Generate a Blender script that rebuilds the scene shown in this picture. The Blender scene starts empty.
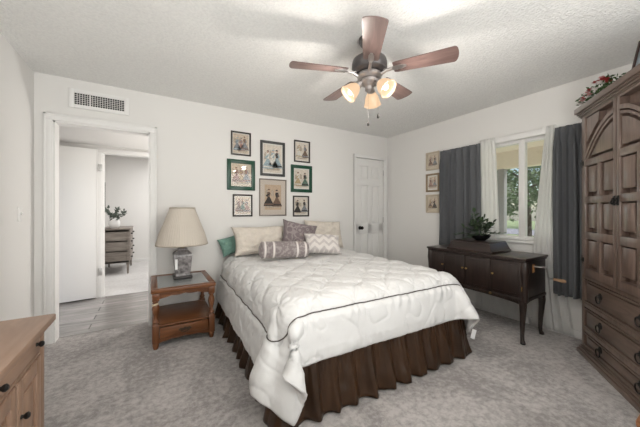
import bpy, bmesh, math, random
import numpy as np
from mathutils import Vector, Matrix, noise

random.seed(7)
rng = np.random.default_rng(7)
C = bpy.context.scene.collection
SC = bpy.context.scene
PI = math.pi

# ------------------------------------------------------------------ camera
cam_d = bpy.data.cameras.new('camera')
cam = bpy.data.objects.new('camera', cam_d)
C.objects.link(cam)
cam.location = (0, 0, 1.21)
cam.rotation_euler = (PI / 2, 0, math.radians(-31.42))
cam_d.sensor_width = 36
cam_d.lens = 274.7 / 640 * 36
cam_d.shift_y = -3.2 / 640
cam_d.clip_start = 0.02
SC.camera = cam

# ------------------------------------------------------------------ world, lights, exposure
SC.view_settings.view_transform = 'Standard'
SC.view_settings.look = 'None'
SC.view_settings.gamma = 1
SC.view_settings.use_curve_mapping = False
SC.view_settings.exposure = 0.2
w = bpy.data.worlds.new('sky')
SC.world = w
w.use_nodes = True
nt = w.node_tree
bg = nt.nodes['Background']
sky = nt.nodes.new('ShaderNodeTexSky')
sky.sky_type = 'NISHITA'
sky.sun_disc = False
sky.sun_elevation = math.radians(48)
sky.sun_rotation = math.radians(200)
nt.links.new(sky.outputs[0], bg.inputs[0])
bg.inputs[1].default_value = 0.16

def area(name, loc, rot, sx, sy, power, col=(1, 1, 1)):
    d = bpy.data.lights.new(name, 'AREA')
    d.shape = 'RECTANGLE'
    d.size, d.size_y, d.energy, d.color = sx, sy, power, col
    o = bpy.data.objects.new(name, d)
    C.objects.link(o)
    o.location, o.rotation_euler = loc, rot
    return o

sun_d = bpy.data.lights.new('sun', 'SUN')
sun_d.energy = 5.5
sun_d.angle = 0.02
sun_d.color = (1, .96, .9)
sun = bpy.data.objects.new('sun', sun_d)
C.objects.link(sun)
sun.rotation_euler = (math.radians(12), math.radians(32), 0)
# added fill lights behind the camera, in the hall and far room; bounce flash
area('rear_fill', (1.6, -1.2, 1.45), (math.radians(96), 0, math.radians(24)), 1.8, 1.6, 31, (.995, 1, .98))  # added fill light; the rear wall has no opening
area('bounce_flash', (0.25, -0.8, 1.05), (math.radians(155), 0, math.radians(8)), 1.6, 1.1, 54, (.985, 1, .975))
hl = bpy.data.lights.new('hall_fill', 'POINT'); hl.energy = 27; hl.shadow_soft_size = .12; hl.color = (1, .97, .93)  # added light without a fixture, brightens the hall
ho = bpy.data.objects.new('hall_fill', hl); C.objects.link(ho); ho.location = (.75, 4.2, 1.25)
area('far_room_fill', (0.9, 6.4, 2.40), (0, 0, 0), 1.6, 1.6, 46, (1, .99, .97))  # added light without a fixture, brightens the room beyond the hall

# ------------------------------------------------------------------ materials
MATS = {}
def newmat(name):
    m = bpy.data.materials.new(name)
    m.use_nodes = True
    n = m.node_tree.nodes
    return m, n, m.node_tree.links, n['Principled BSDF']

def sset(b, **k):
    names = dict(rough='Roughness', metal='Metallic', spec='Specular IOR Level', sheen='Sheen Weight', coat='Coat Weight',
                 trans='Transmission Weight', sss='Subsurface Weight', alpha='Alpha', ior='IOR', aniso='Anisotropic')
    for a, v in k.items():
        b.inputs[names[a]].default_value = v

def plain(name, col, rough=.5, var=0.0, vscale=6, bump=0.0, bscale=80, bdist=.002, coords='Object', stretch=(1, 1, 1), detail=4, **k):
    if name in MATS: return MATS[name]
    m, n, L, b = newmat(name)
    b.inputs['Base Color'].default_value = (*col, 1)
    sset(b, rough=rough, **k)
    if var or bump:
        tc = n.new('ShaderNodeTexCoord')
        mp = n.new('ShaderNodeMapping')
        mp.inputs['Scale'].default_value = stretch
        L.new(tc.outputs[coords], mp.inputs[0])
    if var:
        nz = n.new('ShaderNodeTexNoise')
        nz.inputs['Scale'].default_value = vscale
        nz.inputs['Detail'].default_value = detail
        L.new(mp.outputs[0], nz.inputs['Vector'])
        cr = n.new('ShaderNodeValToRGB')
        cr.color_ramp.elements[0].position = .3
        cr.color_ramp.elements[1].position = .7
        cr.color_ramp.elements[0].color = (*[max(0, c * (1 - var)) for c in col], 1)
        cr.color_ramp.elements[1].color = (*[min(1, c * (1 + var)) for c in col], 1)
        L.new(nz.outputs['Fac'], cr.inputs[0])
        L.new(cr.outputs[0], b.inputs['Base Color'])
    if bump:
        nb = n.new('ShaderNodeTexNoise')
        nb.inputs['Scale'].default_value = bscale
        nb.inputs['Detail'].default_value = 3
        L.new(mp.outputs[0], nb.inputs['Vector'])
        bp = n.new('ShaderNodeBump')
        bp.inputs['Strength'].default_value = bump
        bp.inputs['Distance'].default_value = bdist
        L.new(nb.outputs['Fac'], bp.inputs['Height'])
        L.new(bp.outputs[0], b.inputs['Normal'])
    MATS[name] = m
    return m

def wood(name, c1, c2, axis='X', scale=6, rough=.4, spec=.5, bump=.15, coat=0.0):
    if name in MATS: return MATS[name]
    m, n, L, b = newmat(name)
    sset(b, rough=rough, spec=spec, coat=coat)
    tc = n.new('ShaderNodeTexCoord')
    mp = n.new('ShaderNodeMapping')
    s = {'X': (.12, 1, 1), 'Y': (1, .12, 1), 'Z': (1, 1, .12)}[axis]
    mp.inputs['Scale'].default_value = s
    L.new(tc.outputs['Object'], mp.inputs[0])
    nz = n.new('ShaderNodeTexNoise')
    nz.inputs['Scale'].default_value = scale * 4
    nz.inputs['Detail'].default_value = 8
    nz.inputs['Distortion'].default_value = 1.2
    L.new(mp.outputs[0], nz.inputs['Vector'])
    cr = n.new('ShaderNodeValToRGB')
    cr.color_ramp.elements[0].position = .3
    cr.color_ramp.elements[1].position = .72
    cr.color_ramp.elements[0].color = (*c1, 1)
    cr.color_ramp.elements[1].color = (*c2, 1)
    L.new(nz.outputs['Fac'], cr.inputs[0])
    L.new(cr.outputs[0], b.inputs['Base Color'])
    bp = n.new('ShaderNodeBump')
    bp.inputs['Strength'].default_value = bump
    bp.inputs['Distance'].default_value = .002
    L.new(nz.outputs['Fac'], bp.inputs['Height'])
    L.new(bp.outputs[0], b.inputs['Normal'])
    MATS[name] = m
    return m

def glass_mat(name, gloss=.07, tint=(1, 1, 1)):
    if name in MATS: return MATS[name]
    m, n, L, b = newmat(name)
    t = n.new('ShaderNodeBsdfTransparent'); t.inputs[0].default_value = (*tint, 1)
    g = n.new('ShaderNodeBsdfGlossy'); g.inputs['Roughness'].default_value = .03
    mx = n.new('ShaderNodeMixShader'); mx.inputs[0].default_value = gloss
    L.new(t.outputs[0], mx.inputs[1]); L.new(g.outputs[0], mx.inputs[2])
    L.new(mx.outputs[0], n['Material Output'].inputs[0])
    MATS[name] = m
    return m

def sheer_mat(name, col, op=.55):
    if name in MATS: return MATS[name]
    m, n, L, b = newmat(name)
    t = n.new('ShaderNodeBsdfTransparent')
    d = n.new('ShaderNodeBsdfDiffuse'); d.inputs[0].default_value = (*col, 1)
    tr = n.new('ShaderNodeBsdfTranslucent'); tr.inputs[0].default_value = (*col, 1)
    a = n.new('ShaderNodeMixShader'); a.inputs[0].default_value = .45
    L.new(d.outputs[0], a.inputs[1]); L.new(tr.outputs[0], a.inputs[2])
    mx = n.new('ShaderNodeMixShader'); mx.inputs[0].default_value = op
    L.new(t.outputs[0], mx.inputs[1]); L.new(a.outputs[0], mx.inputs[2])
    L.new(mx.outputs[0], n['Material Output'].inputs[0])
    MATS[name] = m
    return m

def carpet_mat(name, ca, cb, patch=.5):
    m, n, L, b = newmat(name)
    sset(b, rough=.95, spec=.1, sheen=.25)
    tc = n.new('ShaderNodeTexCoord')
    big = n.new('ShaderNodeTexNoise'); big.inputs['Scale'].default_value = 2.2; big.inputs['Detail'].default_value = 5; big.inputs['Roughness'].default_value = .65; big.inputs['Distortion'].default_value = .8
    mid = n.new('ShaderNodeTexNoise'); mid.inputs['Scale'].default_value = 26; mid.inputs['Detail'].default_value = 4; mid.inputs['Roughness'].default_value = .7
    fine = n.new('ShaderNodeTexNoise'); fine.inputs['Scale'].default_value = 220; fine.inputs['Detail'].default_value = 2
    for q in (big, mid, fine): L.new(tc.outputs['Object'], q.inputs['Vector'])
    a = n.new('ShaderNodeMath'); a.operation = 'MULTIPLY_ADD'; a.inputs[1].default_value = .55
    L.new(mid.outputs['Fac'], a.inputs[0])
    mu = n.new('ShaderNodeMath'); mu.operation = 'MULTIPLY'; mu.inputs[1].default_value = .45
    L.new(big.outputs['Fac'], mu.inputs[0]); L.new(mu.outputs[0], a.inputs[2])
    cr = n.new('ShaderNodeValToRGB')
    cr.color_ramp.elements[0].position = .42; cr.color_ramp.elements[1].position = .585
    cr.color_ramp.elements[0].color = (*ca, 1); cr.color_ramp.elements[1].color = (*cb, 1)
    L.new(a.outputs[0], cr.inputs[0]); L.new(cr.outputs[0], b.inputs['Base Color'])
    ad = n.new('ShaderNodeMath'); ad.operation = 'ADD'
    L.new(mid.outputs['Fac'], ad.inputs[0]); L.new(fine.outputs['Fac'], ad.inputs[1])
    bp = n.new('ShaderNodeBump'); bp.inputs['Strength'].default_value = .7; bp.inputs['Distance'].default_value = .012
    L.new(ad.outputs[0], bp.inputs['Height']); L.new(bp.outputs[0], b.inputs['Normal'])
    return m

def popcorn_mat():
    m, n, L, b = newmat('popcorn_ceiling')
    sset(b, rough=.95, spec=.1)
    tc = n.new('ShaderNodeTexCoord')
    v = n.new('ShaderNodeTexNoise'); v.inputs['Scale'].default_value = 62; v.inputs['Detail'].default_value = 4; v.inputs['Roughness'].default_value = .6
    v2 = n.new('ShaderNodeTexNoise'); v2.inputs['Scale'].default_value = 1.5; v2.inputs['Detail'].default_value = 2
    L.new(tc.outputs['Object'], v.inputs['Vector']); L.new(tc.outputs['Object'], v2.inputs['Vector'])
    cr = n.new('ShaderNodeValToRGB')
    cr.color_ramp.elements[0].position = .3; cr.color_ramp.elements[1].position = .62
    cr.color_ramp.elements[0].color = (.83, .825, .81, 1); cr.color_ramp.elements[1].color = (.91, .905, .885, 1)
    L.new(v.outputs['Fac'], cr.inputs[0]); L.new(cr.outputs[0], b.inputs['Base Color'])
    bp = n.new('ShaderNodeBump'); bp.inputs['Strength'].default_value = 1.0; bp.inputs['Distance'].default_value = .011
    L.new(v.outputs['Fac'], bp.inputs['Height']); L.new(bp.outputs[0], b.inputs['Normal'])
    return m

def plank_mat():
    m, n, L, b = newmat('grey_plank_floor')
    sset(b, rough=.22, spec=.5)
    tc = n.new('ShaderNodeTexCoord')
    mp = n.new('ShaderNodeMapping'); mp.inputs['Scale'].default_value = (1, 6, 1)
    L.new(tc.outputs['Object'], mp.inputs[0])
    br = n.new('ShaderNodeTexBrick'); br.inputs['Scale'].default_value = 1.0
    br.inputs['Brick Width'].default_value = 1.1; br.inputs['Row Height'].default_value = .9; br.inputs['Mortar Size'].default_value = .006
    br.inputs['Color1'].default_value = (.24, .225, .217, 1); br.inputs['Color2'].default_value = (.34, .32, .307, 1); br.inputs['Mortar'].default_value = (.07, .065, .06, 1)
    L.new(mp.outputs[0], br.inputs['Vector'])
    nz = n.new('ShaderNodeTexNoise'); nz.inputs['Scale'].default_value = 5; nz.inputs['Detail'].default_value = 6
    mp2 = n.new('ShaderNodeMapping'); mp2.inputs['Scale'].default_value = (.6, 5, 1)
    L.new(tc.outputs['Object'], mp2.inputs[0]); L.new(mp2.outputs[0], nz.inputs['Vector'])
    mx = n.new('ShaderNodeMix'); mx.data_type = 'RGBA'; mx.blend_type = 'OVERLAY'; mx.inputs[0].default_value = .7
    L.new(br.outputs['Color'], mx.inputs[6]); L.new(nz.outputs['Fac'], mx.inputs[7]); L.new(mx.outputs[2], b.inputs['Base Color'])
    return m

def pattern_mat(name, kind, c1, c2):
    """woven patterns of the scatter pillows"""
    m, n, L, b = newmat(name)
    sset(b, rough=.9, sheen=.2, spec=.2)
    tc = n.new('ShaderNodeTexCoord')
    sx = n.new('ShaderNodeSeparateXYZ'); L.new(tc.outputs['Object'], sx.inputs[0])
    def math_(op, a, bb=None, c=None):
        q = n.new('ShaderNodeMath'); q.operation = op
        for i, x in enumerate((a, bb, c)):
            if x is None: continue
            if isinstance(x, (int, float)): q.inputs[i].default_value = x
            else: L.new(x, q.inputs[i])
        return q.outputs[0]
    if kind == 'stripe':
        # pairs of pale bands near the ends of the bolster
        ax = math_('ABSOLUTE', sx.outputs[0])
        d1 = math_('LESS_THAN', math_('ABSOLUTE', math_('SUBTRACT', ax, .215)), .010)
        d2 = math_('LESS_THAN', math_('ABSOLUTE', math_('SUBTRACT', ax, .125)), .010)
        fac = math_('MAXIMUM', d1, d2)
        nz = n.new('ShaderNodeTexNoise'); nz.inputs['Scale'].default_value = 40; nz.inputs['Detail'].default_value = 3
        L.new(tc.outputs['Object'], nz.inputs['Vector'])
        fac = math_('MAXIMUM', fac, math_('MULTIPLY', math_('GREATER_THAN', nz.outputs['Fac'], .53), .22))
    elif kind == 'chevron':
        tri = math_('PINGPONG', sx.outputs[0], .055)
        zz = math_('ADD', sx.outputs[2], tri)
        fr = math_('PINGPONG', zz, .045)
        fac = math_('GREATER_THAN', fr, .026)
    else:  # medallion
        v = n.new('ShaderNodeTexVoronoi'); v.inputs['Scale'].default_value = 15
        L.new(tc.outputs['Object'], v.inputs['Vector'])
        fr = math_('PINGPONG', v.outputs['Distance'], .22)
        fac = math_('MULTIPLY', math_('GREATER_THAN', fr, .12), .42)
        inside = math_('MULTIPLY', math_('LESS_THAN', math_('ABSOLUTE', sx.outputs[0]), .17), math_('LESS_THAN', math_('ABSOLUTE', math_('SUBTRACT', sx.outputs[2], .20)), .15))
        fac = math_('MULTIPLY', fac, inside)
    mx = n.new('ShaderNodeMix'); mx.data_type = 'RGBA'
    mx.inputs[6].default_value = (*c1, 1); mx.inputs[7].default_value = (*c2, 1)
    L.new(fac, mx.inputs[0]); L.new(mx.outputs[2], b.inputs['Base Color'])
    nb = n.new('ShaderNodeTexNoise'); nb.inputs['Scale'].default_value = 200
    L.new(tc.outputs['Object'], nb.inputs['Vector'])
    bp = n.new('ShaderNodeBump'); bp.inputs['Strength'].default_value = .3; bp.inputs['Distance'].default_value = .002
    L.new(nb.outputs['Fac'], bp.inputs['Height']); L.new(bp.outputs[0], b.inputs['Normal'])
    return m

def emit_mat(name, col, strength):
    if name in MATS: return MATS[name]
    m, n, L, b = newmat(name)
    b.inputs['Base Color'].default_value = (*col, 1)
    b.inputs['Emission Color'].default_value = (*col, 1)
    b.inputs['Emission Strength'].default_value = strength
    MATS[name] = m
    return m

M_wall = plain('wall_paint', (.77, .755, .735), .85, bump=.12, bscale=60, spec=.2)
M_white = plain('white_trim_paint', (.80, .79, .775), .45, spec=.4)
M_door = plain('white_door_paint', (.79, .78, .765), .5, spec=.4)
M_carpet = carpet_mat('grey_carpet', (.285, .26, .252), (.53, .495, .48))
M_carpet2 = carpet_mat('pale_carpet', (.58, .56, .55), (.68, .665, .655))
M_ceil = popcorn_mat()
M_plank = plank_mat()
M_black = plain('black_void', (.012, .012, .012), .8)
M_iron = plain('dark_iron', (.02, .018, .017), .45, metal=.6)
M_brass = plain('aged_brass', (.45, .30, .12), .35, metal=1)
M_nickel = plain('brushed_nickel', (.45, .42, .40), .3, metal=1)
M_steel = plain('satin_steel', (.55, .54, .53), .35, metal=.9)

# ------------------------------------------------------------------ mesh helpers
class MB:
    def __init__(s): s.bm = bmesh.new()
    def box(s, c, d, bev=0.0, rot=None, seg=2):
        r = bmesh.ops.create_cube(s.bm, size=1)
        vs = r['verts']
        for v in vs: v.co = Vector((v.co.x * d[0], v.co.y * d[1], v.co.z * d[2]))
        if bev:
            es = list({e for v in vs for e in v.link_edges})
            q = bmesh.ops.bevel(s.bm, geom=es, offset=min(bev, min(d) * .45), segments=seg, profile=.5, affect='EDGES')
            vs = list({v for f in q['faces'] for v in f.verts} | {v for v in vs if v.is_valid})
        R = rot if rot is not None else Matrix.Identity(3)
        for v in vs: v.co = R @ v.co + Vector(c)
        return s
    def bb(s, x0, x1, y0, y1, z0, z1, bev=0.0):
        return s.box(((x0 + x1) / 2, (y0 + y1) / 2, (z0 + z1) / 2), (abs(x1 - x0), abs(y1 - y0), abs(z1 - z0)), bev)
    def tube(s, pts, rad, n=12, cap=True, closed=False):
        pts = [Vector(p) for p in pts]
        m = len(pts)
        if not hasattr(rad, '__len__'): rad = [rad] * m
        rings = []
        up = None
        for i, p in enumerate(pts):
            a = pts[(i - 1) % m] if (closed or i > 0) else p
            b = pts[(i + 1) % m] if (closed or i < m - 1) else p
            t = (b - a).normalized()
            if up is None:
                up = Vector((0, 0, 1)) if abs(t.z) < .9 else Vector((1, 0, 0))
            x = (up - t * up.dot(t)).normalized()
            y = t.cross(x)
            up = x
            rings.append([s.bm.verts.new(p + (x * math.cos(2 * PI * k / n) + y * math.sin(2 * PI * k / n)) * rad[i]) for k in range(n)])
        for i in range(m if closed else m - 1):
            A, B = rings[i], rings[(i + 1) % m]
            for k in range(n): s.bm.faces.new((A[k], A[(k + 1) % n], B[(k + 1) % n], B[k]))
        if cap and not closed:
            s.bm.faces.new(rings[0]); s.bm.faces.new(rings[-1])
        return s
    def lathe(s, prof, n=24, c=(0, 0, 0), axis=None, rfun=None, cap=True):
        """prof: list of (radius, height) about +Z (or axis)"""
        R = Vector((0, 0, 1)).rotation_difference(Vector(axis).normalized()).to_matrix() if axis is not None else Matrix.Identity(3)
        c = Vector(c); rings = []
        for r, z in prof:
            ring = []
            for k in range(n):
                a = 2 * PI * k / n
                q = r * (rfun(a, z) if rfun else 1)
                ring.append(s.bm.verts.new(c + R @ Vector((q * math.cos(a), q * math.sin(a), z))))
            rings.append(ring)
        for A, B in zip(rings, rings[1:]):
            for k in range(n): s.bm.faces.new((A[k], A[(k + 1) % n], B[(k + 1) % n], B[k]))
        if cap:
            s.bm.faces.new(rings[0]); s.bm.faces.new(rings[-1])
        return s
    def prism(s, poly, d0, d1, plane='XZ', mi=0):
        def P(a, b, d):
            return {'XZ': (a, d, b), 'YZ': (d, a, b), 'XY': (a, b, d)}[plane]
        A = [s.bm.verts.new(P(a, b, d0)) for a, b in poly]
        B = [s.bm.verts.new(P(a, b, d1)) for a, b in poly]
        n = len(poly)
        fs = [s.bm.faces.new(A), s.bm.faces.new(B)]
        for k in range(n): fs.append(s.bm.faces.new((A[k], A[(k + 1) % n], B[(k + 1) % n], B[k])))
        for f in fs: f.material_index = mi
        return s
    def grid(s, fn, nu, nv):
        vs = [[s.bm.verts.new(fn(i / (nu - 1), j / (nv - 1))) for j in range(nv)] for i in range(nu)]
        for i in range(nu - 1):
            for j in range(nv - 1):
                s.bm.faces.new((vs[i][j], vs[i + 1][j], vs[i + 1][j + 1], vs[i][j + 1]))
        return s
    def sphere(s, c, r, sub=2, scale=(1, 1, 1)):
        q = bmesh.ops.create_icosphere(s.bm, subdivisions=sub, radius=r)
        for v in q['verts']: v.co = Vector((v.co.x * scale[0], v.co.y * scale[1], v.co.z * scale[2])) + Vector(c)
        return s
    def build(s, name, mat, parent=None, smooth=True, ang=38, loc=None):
        bmesh.ops.recalc_face_normals(s.bm, faces=s.bm.faces[:])
        me = bpy.data.meshes.new(name)
        s.bm.to_mesh(me); s.bm.free()
        for m in (mat if isinstance(mat, (list, tuple)) else [mat]): me.materials.append(m)
        if smooth:
            for p in me.polygons: p.use_smooth = True
            me.set_sharp_from_angle(angle=math.radians(ang))
        o = bpy.data.objects.new(name, me)
        C.objects.link(o)
        if parent: o.parent = parent
        if loc: o.location = loc
        return o

def thing(name, label, cat, loc=(0, 0, 0), rotz=0, group=None):
    o = bpy.data.objects.new(name, None)
    o.empty_display_size = .1
    C.objects.link(o)
    o.location = loc; o.rotation_euler = (0, 0, rotz)
    return tag(o, label, cat, group)
def tag(o, label, cat, group=None):
    o['label'] = label; o['category'] = cat
    if group: o['group'] = group
    return o
def struct(o):
    o['kind'] = 'structure'
    return o
def solid(o, t, offset=0):
    m = o.modifiers.new('thick', 'SOLIDIFY'); m.thickness = t; m.offset = offset
    return o
def subd(o, l=1):
    m = o.modifiers.new('sub', 'SUBSURF'); m.levels = l; m.render_levels = l
    return o

# ------------------------------------------------------------------ room shell
XL, XR, YB, YR, H = -.895, 3.43, 3.405, -1.35, 2.44
def wall_with_holes(name, plane, d0, d1, a0, a1, z0, z1, holes, mat=M_wall):
    """rectangular wall split round its openings, one mesh"""
    mb = MB()
    xs = sorted({a0, a1, *[h[0] for h in holes], *[h[1] for h in holes]})
    zs = sorted({z0, z1, *[h[2] for h in holes], *[h[3] for h in holes]})
    for x0, x1 in zip(xs, xs[1:]):
        for q0, q1 in zip(zs, zs[1:]):
            cx, cz = (x0 + x1) / 2, (q0 + q1) / 2
            if any(h[0] < cx < h[1] and h[2] < cz < h[3] for h in holes): continue
            if plane == 'Y': mb.bb(x0, x1, d0, d1, q0, q1)
            else: mb.bb(d0, d1, x0, x1, q0, q1)
    bmesh.ops.remove_doubles(mb.bm, verts=mb.bm.verts[:], dist=1e-5)
    return struct(mb.build(name, mat, smooth=False))

OX0, OX1 = -.77, -.02            # doorway into the hall
struct(MB().bb(XL - .1, XR + .12, YR - .1, YB + .1, -.06, 0).build('floor', M_carpet, smooth=False))
struct(MB().bb(XL - .1, XR + .12, YR - .1, YB + .12, H, H + .06).build('ceiling', M_ceil, smooth=False))
wall_with_holes('wall_back', 'Y', YB, YB + .115, XL, XR, 0, H, [(OX0, OX1, 0, 2.03), (2.742, 3.345, 0, 2.05)])
wall_with_holes('wall_right', 'X', XR, XR + .12, YR, YB + .115, 0, H, [(.78, 2.10, .88, 2.0)])
struct(MB().bb(XL - .1, XL, YR, YB + .115, 0, H).build('wall_left', M_wall, smooth=False))
struct(MB().bb(XL - .1, XR + .12, YR - .1, YR, 0, H).build('wall_rear', M_wall, smooth=False))

def casing(mb, x0, x1, zt, y, wd=.062, th=.016, inward=-1):
    """flat stepped casing round an opening on a y-wall"""
    for q0, q1 in ((x0 - wd, x0), (x1, x1 + wd)):
        mb.bb(q0, q1, y, y + inward * th, 0, zt + wd, .003)
    mb.bb(x0 - wd, x1 + wd, y, y + inward * (th + .001), zt, zt + wd, .003)
    mb.bb(x0 - wd - .0, x0 - wd + .018, y, y + inward * (th + .006), 0, zt + wd, .003)
    mb.bb(x1 + wd - .018, x1 + wd, y, y + inward * (th + .006), 0, zt + wd, .003)
    mb.bb(x0 - wd, x1 + wd, y, y + inward * (th + .006), zt + wd - .018, zt + wd, .003)
mb = MB(); casing(mb, OX0, OX1, 2.03, YB)
mb.bb(OX0 - .004, OX0 + .014, YB - .004, YB + .12, 0, 2.03); mb.bb(OX1 - .014, OX1 + .004, YB - .004, YB + .12, 0, 2.03)
mb.bb(OX0, OX1, YB - .004, YB + .12, 2.016, 2.034)
struct(mb.build('trim_1', M_white))
mb = MB(); casing(mb, 2.742, 3.345, 2.05, YB, wd=.045)
struct(mb.build('trim_2', M_white))
# baseboards
def baseboard(name, segs):
    mb = MB()
    for x0, x1, y0, y1 in segs:
        mb.bb(x0, x1, y0, y1, 0, .075, .004)
    struct(mb.build(name, M_white))
baseboard('baseboard_back', [(OX1 + .064, 2.695, YB - .013, YB), (3.392, XR, YB - .013, YB)])
baseboard('baseboard_right', [(XR - .013, XR, YR, YB - .014)])
baseboard('baseboard_left', [(XL, XL + .013, YR, YB - .014)])

# six panel closet door in the back corner
def six_panel(mb, x0, x1, z0, z1, y, th=.035):
    """slab whose front face is at y (looking along +y), raised panels in recesses"""
    W, Hh = x1 - x0, z1 - z0
    st, mu = .105 * W / .76 + .02, .09
    cx = (x0 + x1) / 2
    rails = [(z0, z0 + .20), (z0 + .82, z0 + .98), (z0 + 1.60, z0 + 1.71), (z1 - .12, z1)]
    mb.bb(x0, x1, y + .012, y + th, z0, z1)
    for a, b in ((x0, x0 + st), (x1 - st, x1), (cx - mu / 2, cx + mu / 2)):
        mb.bb(a, b, y, y + .0125, z0, z1, .002)
    for a, b in rails: mb.bb(x0, x1, y, y + .0124, a, b, .002)
    for (q0, q1) in ((x0 + st, cx - mu / 2), (cx + mu / 2, x1 - st)):
        for (a, b) in zip(rails, rails[1:]):
            mb.bb(q0 + .018, q1 - .018, y + .003, y + .0126, a[1] + .018, b[0] - .018, .006)
mb = MB(); six_panel(mb, 2.747, 3.340, .012, 2.044, YB + .012)
door1 = struct(mb.build('door_1', M_door))
mb = MB()
mb.lathe([(.030, 0), (.030, .006), (.012, .010), (.011, .035), (.024, .042), (.028, .055), (.022, .068), (.008, .072)], 20, (2.835, YB + .012, .93), axis=(0, -1, 0))
mb.build('door_knob', M_iron, door1)
MB().bb(2.7505, 2.7565, YB + .0085, YB + .0125, .90, .96).build('latch_plate', M_iron, door1)
for z in (.25, 1.05, 1.84):
    MB().bb(3.334, 3.3445, YB - .001, YB + .0125, z - .045, z + .045, .002).build('hinge', M_steel, door1)

# air vent over the doorway
v = thing('air_vent', 'white return air grille high on the wall above the hall doorway', 'vent', (-.432, YB, 2.172))
mb = MB()
for a in ((-.232, -.19, 0, .178), (.19, .232, 0, .178)): mb.bb(a[0], a[1], -.0145, 0, a[2] - .0005, a[3] + .0005, .004)
mb.bb(-.232, .232, -.014, 0, 0, .036, .004); mb.bb(-.232, .232, -.014, 0, .142, .178, .004)
mb.build('frame', M_white, v)
MB().bb(-.19, .19, -.002, 0, .036, .142).build('backing', M_black, v)
mb = MB()
for k in range(1, 20):
    x = -.19 + .38 * k / 20
    wd = .005 if k == 6 else .0017
    mb.bb(x - wd, x + wd, -.010, -.002, .036, .142)
for k in range(1, 6):
    z = .036 + .106 * k / 6
    mb.bb(-.19, .19, -.0095, -.0025, z - .0013, z + .0013)
mb.build('grille', M_white, v)

# light switch on the left wall
v = thing('light_switch', 'white toggle light switch plate on the left wall', 'switch', (XL, 3.09, 1.18))
MB().bb(0, .006, -.036, .036, -.058, .058, .003).build('plate', M_white, v)
MB().box((.012, 0, .004), (.014, .011, .022), .003, Matrix.Rotation(.4, 3, 'Y')).build('toggle', M_white, v)

# ------------------------------------------------------------------ hall and the room beyond
HY = 4.85
struct(MB().bb(-1.9, 1.3, YB + .1, HY, -.055, .002).build('floor_hall', M_plank, smooth=False))
struct(MB().bb(-1.9, 1.3, YB + .115, HY, 2.11, 2.16).build('ceiling_hall', M_wall, smooth=False))
struct(MB().bb(-2.0, -1.9, YB + .115, HY, 0, 2.11).build('wall_hall_left', M_wall, smooth=False))
struct(MB().bb(1.3, 1.4, YB + .115, HY, 0, 2.11).build('wall_hall_right', M_wall, smooth=False))
FX0, FX1 = -.60, .02
wall_with_holes('wall_hall_back', 'Y', HY, HY + .115, -1.9, 2.6, 0, H, [(FX0, FX1, 0, 2.03)])
mb = MB(); casing(mb, FX0, FX1, 2.01, HY, wd=.06)
mb.bb(FX0 - .004, FX0 + .012, HY - .004, HY + .12, 0, 2.02); mb.bb(FX1 - .012, FX1 + .004, HY - .004, HY + .12, 0, 2.02)
mb.bb(FX0, FX1, HY - .004, HY + .12, 2.012, 2.034)
mb.bb(FX0 + .012, FX0 + .024, HY + .05, HY + .085, 0, 2.012)
struct(mb.build('trim_3', M_white))
struct(MB().bb(-1.4, 2.6, HY, 7.85, -.055, .006).build('floor_far_room', M_carpet2, smooth=False))
struct(MB().bb(-1.4, 2.6, HY + .115, 7.85, H, H + .05).build('ceiling_far_room', M_wall, smooth=False))
struct(MB().bb(-1.4, 2.6, 7.75, 7.85, 0, H).build('wall_far_room_back', M_wall, smooth=False))
struct(MB().bb(-1.4, -.90, HY + .115, 7.75, 0, H).build('wall_far_room_left', M_wall, smooth=False))
struct(MB().bb(2.5, 2.6, HY + .115, 7.75, 0, H).build('wall_far_room_right', M_wall, smooth=False))
baseboard('baseboard_far_room', [(-.90, 2.5, 7.737, 7.75)])
baseboard('baseboard_hall', [(FX1 + .062, 1.3, HY - .013, HY)])
# the hall door, swung right round against the hall wall
dr = Matrix.Rotation(math.radians(8), 3, 'Z')
mb = MB()
mb.box(dr @ Vector((-.30, -.02, 0)) + Vector((-.655, HY - .03, 1.032)), (.60, .035, 2.02), .003, dr)
door2 = struct(mb.build('door_2', M_door))
for z in (.36, 1.80):
    mb = MB(); mb.bb(-.632, -.590, HY - .024, HY - .018, z - .048, z + .048, .002)
    mb.tube([(-.628, HY - .028, z - .05), (-.628, HY - .028, z + .05)], .007, 8)
    mb.build('hinge', M_steel, door2)

# ------------------------------------------------------------------ window
W0, W1, WZ0, WZ1 = .78, 2.10, .88, 2.0
mb = MB()
fx0, fx1 = XR + .02, XR + .085
for a, b in ((W0, W0 + .045), (W1 - .045, W1)): mb.bb(fx0, fx1, a, b, WZ0, WZ1, .004)
for a, b in ((WZ0, WZ0 + .045), (WZ1 - .05, WZ1)): mb.bb(fx0, fx1, W0, W1, a, b, .004)
mb.bb(fx0 - .004, fx1, 1.385, 1.432, WZ0, WZ1, .004)           # meeting stile
mb.bb(fx0 + .012, fx1 - .01, 1.432, 1.45, WZ0 + .045, WZ1 - .05, .003)
win = struct(mb.build('window_1', M_white))
MB().bb(XR + .05, XR + .054, W0 + .02, W1 - .02, WZ0 + .02, WZ1 - .02).build('glass_pane', glass_mat('window_glass', .05), win)
MB().bb(XR - .03, XR + .03, W0 - .05, W1 + .05, WZ0 - .025, WZ0, .005).build('sill', M_white, win)
mb = MB()
mb.bb(XR, XR + .12, W0 - .001, W0 + .012, WZ0, WZ1); mb.bb(XR, XR + .12, W1 - .012, W1 + .001, WZ0, WZ1); mb.bb(XR, XR + .12, W0, W1, WZ1 - .012, WZ1 + .001)
mb.build('reveal', M_white, win)

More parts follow.
